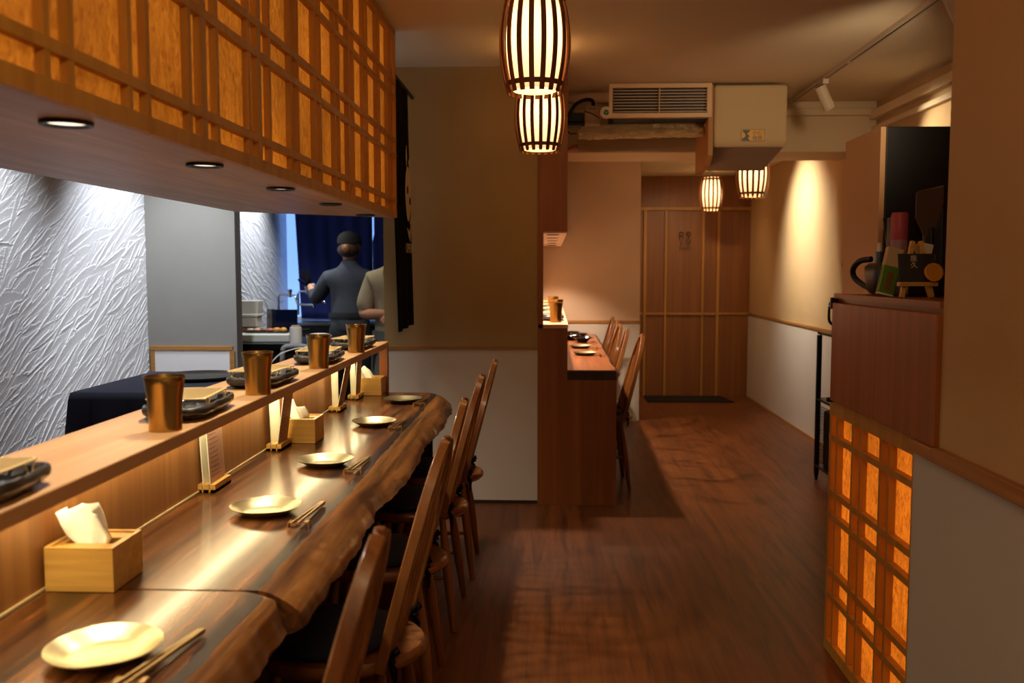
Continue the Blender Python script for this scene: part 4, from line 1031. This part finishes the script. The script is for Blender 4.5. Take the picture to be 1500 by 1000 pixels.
def person(name, label, loc, P, mats):
    t = thing(name, label, 'person', loc)
    J = [((0, 0, .93), (.145, .11)), ((0, 0, 1.06), (.125, .095)), ((0, .005, 1.22), (.15, .105)), ((0, 0, 1.36), (.10, .075)), ((0, .01*P['f'], 1.43), .052), ((0, .012*P['f'], 1.475), .05),
         ((0, .02*P['f'], 1.545), (.076, .09)), ((0, .015*P['f'], 1.615), (.07, .085)), ((0, .01*P['f'], 1.65), (.045, .055))]
    E = [(i, i+1) for i in range(8)]
    def add(p, r, par): J.append((p, r)); E.append((par, len(J)-1)); return len(J)-1
    for s_, (el, wr) in P['arms'].items():
        a = add((s_*.16, 0, 1.32), .056, 3); b = add(tuple((Vector((s_*.165, 0, 1.325))+Vector(el))/2), .050, a); c = add(el, .041, b); d_ = add(tuple((Vector(el)*.6+Vector(wr)*.4)), .039, c); add(wr, .026, d_)
    for s_ in (-1, 1):
        a = add((s_*.088, 0, .86), .092, 0); b = add((s_*.095, .01*P['f'], .50), .060, a); c = add((s_*.098, -.01*P['f'], .28), .052, b); d_ = add((s_*.098, -.015*P['f'], .07), .036, c); add((s_*.105, .12*P['f'], .035), .034, d_)
    add((0, .115*P['f'], 1.535), .012, 6)                     # nose
    for s_ in (-1, 1): add((s_*.088, 0, 1.545), .016, 6)       # ears
    body = skin_mesh('body', J, E, M['skin'], t, 2)
    # eyes, mouth
    for s_ in (-1, 1): MB().ell((s_*.032, .098*P['f'], 1.562), (.012, .008, .007), 12, 8).build('eye', M['black'], t, True)
    MB().ell((0, .098*P['f'], 1.492), (.022, .008, .005), 12, 8).build('mouth', plain('lips', '#94564a', .6), t, True)
    # shirt
    J = [((0, 0, P['hem']-.07), (.178, .130)), ((0, 0, P['hem']), (.178, .130)), ((0, 0, 1.08), (.167, .120)), ((0, .005, 1.22), (.178, .125)), ((0, 0, 1.35), (.145, .112)), ((0, .002*P['f'], 1.40), (.105, .098)), ((0, .004*P['f'], 1.44), (.070, .074)), ((0, .008*P['f'], 1.472), (.060, .064))]
    E = [(i, i+1) for i in range(7)]
    def add2(p, r, par): J.append((p, r)); E.append((par, len(J)-1)); return len(J)-1
    for s_, (el, wr) in P['arms'].items():
        a = add2((s_*.165, 0, 1.318), .074, 4); m_ = tuple((Vector((s_*.168, 0, 1.325))+Vector(el))/2); b = add2(m_, .072, a); e = add2(tuple(Vector(m_).lerp(Vector(el), P['slv'] if P['slv'] < 1 else 1)), .068 if P['slv'] < 1 else .060, b)
        if P['slv'] >= 1: add2(tuple(Vector(el).lerp(Vector(wr), P['slv']-1)), .052, e)
    skin_mesh('shirt', J, E, mats['shirt'], t, 2)
    J = [((0, 0, 1.03), (.15, .11)), ((0, 0, .90), (.160, .122))]; E = [(0, 1)]
    for s_ in (-1, 1):
        for p, r, par in (((s_*.09, 0, .82), .105, 1), ((s_*.098, .01*P['f'], .5), .08, -1), ((s_*.1, -.01*P['f'], .10), .068, -1)):
            J.append((p, r)); E.append(((par if par >= 0 else len(J)-2), len(J)-1))
    skin_mesh('trousers', J, E, mats['trousers'], t, 2)
    for s_ in (-1, 1):
        MB().ell((s_*.105, .05*P['f'], .045), (.048, .135, .045), 16, 10).build('shoe', M['black'], t, True)
    return t
p1 = person('person', 'person in dark blue shirt and cap with hair bun, back turned, reaching to a tap', (-1.62, 7.40, 0),
            dict(f=1, hem=.93, slv=1.62, arms={-1: ((-.30, .10, 1.135), (-.385, .22, 1.265)), 1: ((.27, .06, 1.11), (.16, .30, 1.05))}), dict(shirt=M['shirt1'], trousers=M['trousers']))
MB().lathe([(.091, 0), (.096, .008), (.095, .035), (.088, .062), (.070, .086), (.040, .102), (0, .107)], c=(0, .014, 1.590), n=32, wob=lambda a, j: (1+.07*abs(sin(a)), 0)).build('cap', M['cap'], p1, True)
MB().ell((0, .155, 1.595), (.075, .07, .012), 20, 8).build('cap_brim', M['cap'], p1, True)
MB().ell((0, -.032, 1.545), (.088, .082, .062), 20, 12).build('hair', plain('brown hair', '#3e2412', .5), p1, True)
MB().ell((0, -.112, 1.555), (.032, .030, .036), 16, 10).build('hair_bun', plain('brown hair bun', '#8a5428', .5), p1, True)
hand('glove', plain('black glove', '#060607', .95, spec=.1), p1, (-.382, .215, 1.256), (-.35, .25, .75), (.3, -.9, .2), 1.05, .15, True)['label'] = 'black glove on the raised left hand'
hand('hand', M['skin'], p1, (.157, .305, 1.05), (-.3, .8, -.2), (0, .2, 1), 1.0, .3, True)
MB().lathe([(.176, 0), (.178, .02), (.172, .045)], c=(0, 0, 1.0), n=32, wob=lambda a, j: (1-.27*abs(sin(a)), 0)).build('apron_tie', M['trousers'], p1, True)
p2 = person('person', 'person in beige short-sleeved shirt and grey apron half hidden by the partition', (-1.02, 6.15, 0),
            dict(f=-1, hem=.84, slv=.95, arms={-1: ((-.235, -.02, 1.085), (-.03, -.22, 1.10)), 1: ((.235, -.02, 1.085), (.05, -.22, 1.10))}), dict(shirt=M['shirt2'], trousers=M['trousers']))
MB().ell((0, .01, 1.60), (.098, .108, .082), 24, 14).build('hair', M['hair'], p2, True)
mb = MB()
for s_ in (-1, 1): mb.prism([(s_*.005, 1.40), (s_*.075, 1.405), (s_*.085, 1.355), (s_*.03, 1.345)], -.108, -.098, 'y')
mb.build('collar', M['shirt2'], p2, bev=.003)
MB().lathe([(.188, 0), (.186, .12), (.18, .25), (.176, .36)], c=(0, 0, .62), n=36, wob=lambda a, j: (1-.25*abs(sin(a)), 0)).build('apron', M['apron'], p2, True)
hand('hand', M['skin'], p2, (-.025, -.225, 1.10), (.8, -.3, -.1), (0, -.2, 1), 1.0, .3, False)
hand('hand', M['skin'], p2, (.045, -.225, 1.10), (-.5, -.6, -.1), (0, -.2, 1), 1.0, .3, True)

# ------------------------------------------------------------------ right side cabinet
cab = thing('side_cabinet', 'wall-mounted brown cabinet with drop front above the glowing lattice panel', 'cabinet', (0, 0, 0))
MB().box(1.012, 1.46, 2.408, 3.285, .925, 1.298).build('carcass', M['cabtop'], cab)
MB().box(.992, 1.011, 2.405, 3.288, .922, 1.268).build('door', M['cab'], cab, bev=.003)
MB().box(.998, 1.012, 2.405, 3.288, 1.283, 1.300).build('top_rail', M['cabtop'], cab)
MB().box(.988, 1.013, 3.288, 3.30, 1.245, 1.285).box(.985, 1.02, 3.288, 3.305, .915, .93).build('hinge', M['black'], cab)
lt = thing('glowing_lattice_cabinet', 'glowing orange paper lattice panel standing below the brown cabinet', 'lattice panel', (0, 0, 0))
mb = MB(); xa, xb = 1.008, 1.030
for a, b in ((.868, .916), (.774, .795), (.576, .597), (.491, .512), (.290, .311), (.202, .223), (0.004, .045)): mb.box(xa, xb, 2.552, 3.338, a, b)
for y, w in ((3.325, .022), (3.250, .016), (3.085, .016), (3.005, .016), (2.825, .016), (2.752, .016), (2.564, .024)): mb.box(xa+.0006, xb, y-w/2, y+w/2, .02, .90)
mb.build('lattice', M['wood_lat'], lt)
MB().box(1.0305, 1.034, 2.556, 3.334, .01, .91).build('paper_screen', M['paper_cab'], lt)
MB().box(1.036, 1.45, 2.55, 3.335, .0, .915).build('carcass', M['cabtop'], lt)

# things standing on the cabinet
ZK = 1.3005
bx = MB()
tb_ = thing('handled_tub', 'black round-cornered tub with loop handle on the brown cabinet', 'tub', (1.15, 3.14, ZK))
mb = MB()
def rrect(hx, hy, z, n=32, p=4):
    o = []
    for i in range(n):
        a = 2*PI*i/n; c, s_ = cos(a), sin(a); k = (abs(c)**p+abs(s_)**p)**(-1/p); o.append((hx*k*c, hy*k*s_, z))
    return o
lv = [rrect(.062, .072, 0), rrect(.075, .085, .012), rrect(.083, .095, .07), rrect(.083, .095, .092), rrect(.07, .083, .104)]
mb.add([p for r in lv for p in r], [(j*32+i, j*32+(i+1) % 32, (j+1)*32+(i+1) % 32, (j+1)*32+i) for j in range(4) for i in range(32)]+[tuple(range(31, -1, -1)), tuple(range(4*32, 5*32))])
mb.build('tub_body', plain('black tub', '#0a0b0d', .4), tb_, True, angle=50)
MB().tube(sm([(-.05, .08, .118), (-.075, .12, .112), (-.085, .16, .085), (-.078, .165, .055), (-.06, .13, .03), (-.05, .09, .02)]), .010, 12).build('handle', plain('black handle', '#0a0b0d', .35), tb_, True)
can = thing('spray_can', 'pink spray can with clouded base standing on the black tub', 'spray can', (1.155, 3.12, ZK+.105))
MB().lathe([(0, 0), (.026, 0), (.027, .005), (.027, .075), (0, .075)], n=28).build('can_body', plain('pale pink can', '#a07880', .4), can, True, angle=40)
MB().lathe([(.027, .075), (.0275, .076), (.0275, .158), (.024, .165), (0, .166)], n=28).build('can_cap', plain('pink cap', '#b04a58', .45), can, True, angle=40)
vl = thing('silver_vial', 'small silver-capped vial beside the pink spray can', 'bottle', (1.10, 3.145, ZK+.105))
MB().lathe([(0, 0), (.014, 0), (.014, .034), (.008, .038), (0, .038)], n=20).build('vial_body', plain('steel blue vial', '#5c6670', .25, .5), vl, True, angle=40)
MB().lathe([(0, .038), (.007, .038), (.007, .066), (0, .067)], n=16).build('vial_cap', M['white'], vl, True, angle=40)
bb = thing('dark_box', 'tall dark box with faint print behind the pink spray can', 'box', (1.215, 3.262, ZK))
MB().box(-.045, .06, -.02, .02, 0, .262).build('box_body', plain('dark brown box', '#2a1a14', .5), bb, bev=.002)
text_mesh('print', '3rd', .022, M['logo'], bb, Matrix.Translation((-.018, -.0205, .19)) @ FACE_MY)
sk = MB().tube([(1.205, 3.30, ZK+.02), (1.165, 3.30, ZK+.262)], .003, 6).build('thin_stick', M['black']); tag(sk, 'thin dark stick leaning left of the dark box', 'stick')
gp = thing('green_packet', 'green and cream printed packet leaning against the black tub', 'packet', (1.052, 2.955, ZK))
R = Matrix.Rotation(rad(14), 3, 'Y') @ Matrix.Rotation(rad(-8), 3, 'X')
for a, b, nm, mt in ((0, .09, 'green_part', plain('green print', '#5e8a24', .35)), (.09, .15, 'cream_part', plain('cream print', '#c2ae84', .4)), (-.004, .002, 'base_part', M['white'])):
    MB().obox(R @ Vector((0, 0, (a+b)/2+.005)), (.05, .022, b-a), R).build(nm, mt, gp, bev=.002)
MB().obox(R @ Vector((0, -.0115, .045)), (.02, .001, .06), R).build('printed_figure', plain('brown print', '#7a5a20', .5), gp)
wc = thing('wooden_cup', 'amber wooden cup holding white cards on the brown cabinet', 'cup', (1.165, 2.965, ZK+.062))
MB().lathe([(0, 0), (.036, 0), (.041, .03), (.045, .068), (.042, .068), (.036, .01), (0, .01)], n=32).build('cup_body', wood('amber cup wood', '#8a5a20', '#a8742c', 'z', .3, coat=.4), wc, True, angle=50)
pb = MB().box(-.09, .09, -.06, .06, 0, .0615).build('black_box', plain('matte black box', '#0a0a0a', .5), None, bev=.003, loc=(1.20, 2.975, ZK)); tag(pb, 'low black box under the amber wooden cup', 'box')
for k in range(4):
    o = MB().obox((0, 0, .046), (.048, .0012, .092), Matrix.Rotation(rad(12), 3, 'Y')).build('white_card', M['card'], None, loc=(1.166+.004*k, 2.952+.009*k, ZK+.0735)); tag(o, ['white card in the wooden cup, front one', 'white card in the wooden cup, second from the front', 'white card in the wooden cup, third from the front', 'white card in the wooden cup, rearmost'][k], 'card', 'white cards in the wooden cup')
es = thing('tabletop_easel', 'small wooden easel on the brown cabinet holding a black card', 'easel', (1.07, 2.755, ZK))
def bar(mb, a, b, r=.0065): return mb.sweep([a, b], [(-r, -r), (r, -r), (r, r), (-r, r)], up=(0, 1, .2))
bar(MB(), (-.042, -.01, .0), (.0, .03, .165)).build('leg', M['bamboo'], es, bev=.001)
bar(MB(), (.045, -.01, .0), (.022, .03, .165)).build('leg', M['bamboo'], es, bev=.001)
bar(MB(), (.01, .03, .155), (.085, .10, .0)).build('leg', M['bamboo'], es, bev=.001)
MB().box(-.055, .055, -.028, -.004, .034, .046).build('tray', M['bamboo'], es, bev=.001)
R = Matrix.Rotation(rad(-13), 3, 'X')
bc = thing('black_sign_card', 'dark card with small pale writing resting on the little easel', 'sign', (1.07, 2.739, ZK+.0465))
MB().obox(R @ Vector((0, 0, .042)), (.105, .003, .084), R).build('card', plain('slate card', '#26242a', .5), bc)
text_mesh('lettering', '座\n久', .020, M['logo'], bc, Matrix.Translation((-.012, 0, .045)) @ R.to_4x4() @ Matrix.Translation((0, -.0022, .012)) @ FACE_MY)
gc = MB().lathe([(0, 0), (.027, 0), (.027, .004), (.022, .005), (.021, .004), (0, .004)], n=32).build('gold_medal', plain('gold foil', '#e2a030', .35, .25), None, True, angle=40, loc=(1.108, 2.722, ZK+.074)); gc.rotation_euler = (rad(77), 0, 0)
tag(gc, 'round gold medal propped at the right of the easel card', 'medal')
pad = thing('hand_paddle', 'taupe wooden paddle with black handle standing behind the wooden cup', 'paddle', (1.232, 3.09, ZK))
MB().prism([(-.006, .18), (.03, .22), (.05, .30), (.05, .352), (-.03, .340), (-.04, .333), (-.04, .25), (-.02, .21)], -.004, .004, 'y').build('blade', plain('taupe wood', '#5a4636', .6), pad, bev=.004)
MB().tube([(.02, 0, .0), (.012, 0, .22)], .010, 10).build('handle', M['black'], pad, True)

# fridge
frg = thing('fridge', 'tall fridge with taupe door and black side right of the corridor', 'fridge', (0, 0, 0))
MB().box(1.73, 2.25, 4.89, 5.46, .02, 2.118).build('cabinet', M['fridge_side'], frg, bev=.004)
MB().box(1.70, 1.728, 4.89, 5.46, .75, 2.118).build('upper_door', M['fridge_door'], frg, bev=.003)
MB().box(1.70, 1.728, 4.89, 5.46, .04, .742).build('lower_door', M['fridge_door'], frg, bev=.003)
for x, y in ((1.78, 4.94), (2.2, 4.94), (1.78, 5.41), (2.2, 5.41)): MB().lathe([(0, 0), (.02, 0), (.02, .021), (0, .021)], c=(x, y, 0), n=12).build('foot', M['black'], frg)
# a dark brown box standing on the cabinet's rear, before the fridge
db = thing('brown_carton', 'dark brown carton with small emblem standing before the black fridge side', 'carton', (1.395, 3.15, ZK))
MB().box(-.06, .06, -.08, .08, 0, .36).build('carton_body', plain('near black carton', '#160d09', .55), db, bev=.003)
MB().prism([(-.02, .315), (0, .325), (.025, .335), (.02, .345), (-.005, .34)], -.0815, -.08, 'y').build('emblem', plain('dull copper print', '#6a4430', .4), db)
db.location = (1.352, 3.20, ZK)

# black rack with kettle and cups
rk = thing('storage_rack', 'black metal rack with mesh basket beyond the lattice panel', 'rack', (0, 0, 0))
X0, X1, Y0, Y1 = 1.765, 2.15, 5.62, 6.10
for x, y in ((X0, Y0), (X1, Y0), (X0, Y1), (X1, Y1)): MB().tube([(x, y, 0), (x, y, .05), (x, y, .96)], .017, 10, rs=[.5, 1, 1]).build('leg', M['blackmetal'], rk, True)
for z in (.965, .53, .09): MB().box(X0-.012, X1+.012, Y0-.012, Y1+.012, z, z+.016).build('shelf', M['blackmetal'], rk, bev=.002)
nb = MB(); sq = [(.0016*cos(a), .0016*sin(a)) for a in (PI/4, 3*PI/4, 5*PI/4, 7*PI/4)]
for z0, z1 in ((.13, .50),):
    for i in range(22):
        u = i/21
        nb.sweep([(X0, Y0+(Y1-Y0)*u, z0), (X0, Y0+(Y1-Y0)*u, z1)], sq); nb.sweep([(X0+(X1-X0)*u, Y0, z0), (X0+(X1-X0)*u, Y0, z1)], sq)
    for i in range(18):
        z = z0+(z1-z0)*i/17
        nb.sweep([(X0, Y0, z), (X0, Y1, z)], sq); nb.sweep([(X0, Y0, z), (X1, Y0, z)], sq)
nb.build('wire_basket', M['blackmetal'], rk)
MB().box(X0+.025, X1-.03, Y0+.03, Y1-.03, .107, .47).build('basket_load', M['black'], rk, bev=.02)
kt = thing('black_kettle', 'black kettle with curved steel handle on top of the rack', 'kettle', (1.905, 5.95, .9815))
MB().lathe([(0, 0), (.075, 0), (.08, .01), (.07, .12), (.058, .2), (.05, .215), (0, .22)], n=32).build('kettle_body', M['blackmetal'], kt, True, angle=50)
MB().lathe([(0, .215), (.04, .218), (.03, .235), (.012, .24), (.012, .255), (0, .257)], n=24).build('lid', M['black'], kt, True, angle=50)
MB().tube(sm([(-.05, 0, .20), (-.10, 0, .205), (-.125, 0, .18), (-.128, 0, .10), (-.12, 0, .07), (-.10, 0, .055), (-.075, 0, .055)]), .009, 12).build('handle', plain('dark steel handle', '#3a3a3c', .25, .8), kt, True)
MB().tube(sm([(.06, 0, .08), (.11, 0, .11), (.12, 0, .19), (.14, 0, .21)]), .008, 10).build('spout', M['blackmetal'], kt, True)
bwl = MB().lathe([(0, 0), (.04, 0), (.075, .05), (.09, .062), (.088, .066), (.07, .054), (.036, .008), (0, .008)], n=28).build('rack_bowl', M['blackgloss'], None, True, angle=60)
for i, (x, z) in enumerate(((1.905, .5465), (1.905, .6135), (1.905, .6805))):
    o = bwl if i == 0 else copy_tree(bwl); o.location = (x-.01, 5.93, z); tag(o, ['black bowl at the bottom of the stack on the rack shelf', 'black bowl in the middle of the stack on the rack shelf', 'black bowl on top of the stack on the rack shelf'][i], 'bowl', 'bowls stacked on the rack')
rd = thing('wooden_rod', 'upright wooden rod with small brass knob standing behind the fridge', 'rod', (2.13, 6.90, .983))
MB().tube([(0, 0, .0), (0, 0, 1.595)], .014, 10).build('pole', M['trimy'], rd, True)
MB().ell((-.03, 0, 1.42), (.014, .014, .014), 14, 8).tube([(-.03, 0, 1.42), (0, 0, 1.42)], .006, 8).build('knob', M['gold'], rd, True)
rd.location = (2.05, 6.47, 0)

# ------------------------------------------------------------------ light
def light(kind, name, loc, energy, col, size=.05, rot=None, to=None, spot=None, blend=.5, sy=None, parent=None):
    L = bpy.data.lights.new(name, kind); L.energy = energy; L.color = col
    if kind == 'AREA':
        L.size = size
        if sy: L.shape = 'RECTANGLE'; L.size_y = sy
    else: L.shadow_soft_size = size
    if kind == 'SPOT': L.spot_size = rad(spot); L.spot_blend = blend
    o = bpy.data.objects.new(name, L); COL.objects.link(o); o.location = loc
    if to: o.rotation_euler = (Vector(to)-Vector(loc)).to_track_quat('-Z', 'Y').to_euler()
    elif rot: o.rotation_euler = rot
    return o
WARM = (1, .72, .42); AMB = (1, .58, .24); NEU = (1, .87, .66); COOL = (.93, .965, 1)
for x, y in pos: light('SPOT', 'downlight_beam', (x, y, 1.628), 34, NEU, .03, to=(x+.05, y, 0), spot=110, blend=.7)
light('AREA', 'ledge_strip_light', (-.915, 2.35, .992), 6.6, (1, .82, .46), .03, rot=(0, rad(-12), 0), sy=4.25)
for i, (x, y, z, s, zc) in enumerate(lamps): light('POINT', 'pendant_or_fill_light', (x, y, z+.25*s), [100, 100, 55, 45][i], WARM, .03)
for x, y in ((.1, .5), (.3, -.6)): light('POINT', 'pendant_or_fill_light', (x, y, 2.2), 12, WARM, .12)  # unseen fill points added near the camera to brighten ceiling and walls
light('SPOT', 'bar_back_spot', (-1.95, 5.0, 2.50), 82, COOL, .03, to=(-2.32, 5.05, .9), spot=80, blend=.8)
light('SPOT', 'bar_back_spot', (-1.9, 3.7, 2.50), 85, COOL, .03, to=(-2.2, 3.7, .9), spot=90, blend=.8)
light('SPOT', 'bar_back_spot', (-1.6, 4.3, 2.50), 75, COOL, .03, to=(-2.1, 5.4, .5), spot=80, blend=.8)
light('SPOT', 'kitchen_spot', (-2.05, 7.25, 2.50), 130, COOL, .03, to=(-2.36, 7.3, .95), spot=88, blend=1)
light('SPOT', 'kitchen_spot', (-1.75, 6.2, 2.50), 60, COOL, .04, to=(-1.75, 6.8, .9), spot=80, blend=.7)
light('SPOT', 'kitchen_spot', (-1.3, 5.8, 2.50), 30, NEU, .04, to=(-1.3, 6.3, .9), spot=80, blend=.7)
light('SPOT', 'corridor_wall_spot', (1.42, 8.10, 2.385), 190, (1, .94, .80), .03, to=(2.168, 8.0, 1.7), spot=95, blend=1)
light('SPOT', 'door_fill_spot', (1.3, 8.7, 2.38), 40, WARM, .06, to=(1.4, 10.1, .7), spot=100, blend=.8)  # unseen fill spot aimed to brighten the washroom door
for y in (5.62, 6.15, 6.75, 7.35, 7.95): light('SPOT', 'counter_beam', (.03, y, 1.587), 60, (1, .76, .57), .025, to=(.12, y+.05, 0), spot=110, blend=.6)
light('SPOT', 'track_beam', (1.72, 5.78, 2.38), 40, NEU, .03, to=(2.25, 5.5, 2.0), spot=80, blend=.8)
light('SPOT', 'track_beam', (1.60, 3.9, 2.34), 48, (1, .76, .48), .12, to=(1.35, 6.2, 2.15), spot=75, blend=1)

W = bpy.data.worlds.new('World'); S.world = W; W.use_nodes = True
W.node_tree.nodes['Background'].inputs[0].default_value = (.66, .66, .72, 1); W.node_tree.nodes['Background'].inputs[1].default_value = .035

# ------------------------------------------------------------------ camera
cam = bpy.data.cameras.new('Camera'); co = bpy.data.objects.new('Camera', cam); COL.objects.link(co); S.camera = co
cam.sensor_width = 36; cam.lens = 1350/1500*36; cam.clip_start = .05
co.location = (0, 0, 1.38); co.rotation_euler = (rad(90-4.4052), 0, rad(2.3683))
cam.dof.use_dof = True; cam.dof.focus_distance = 3.3; cam.dof.aperture_fstop = 3.6
S.view_settings.view_transform = 'Standard'; S.view_settings.look = 'None'; S.view_settings.gamma = 1; S.view_settings.use_curve_mapping = False
S.view_settings.exposure = 0
S.cycles.use_denoising = True
S.cycles.max_bounces = 8; S.cycles.sample_clamp_indirect = 4
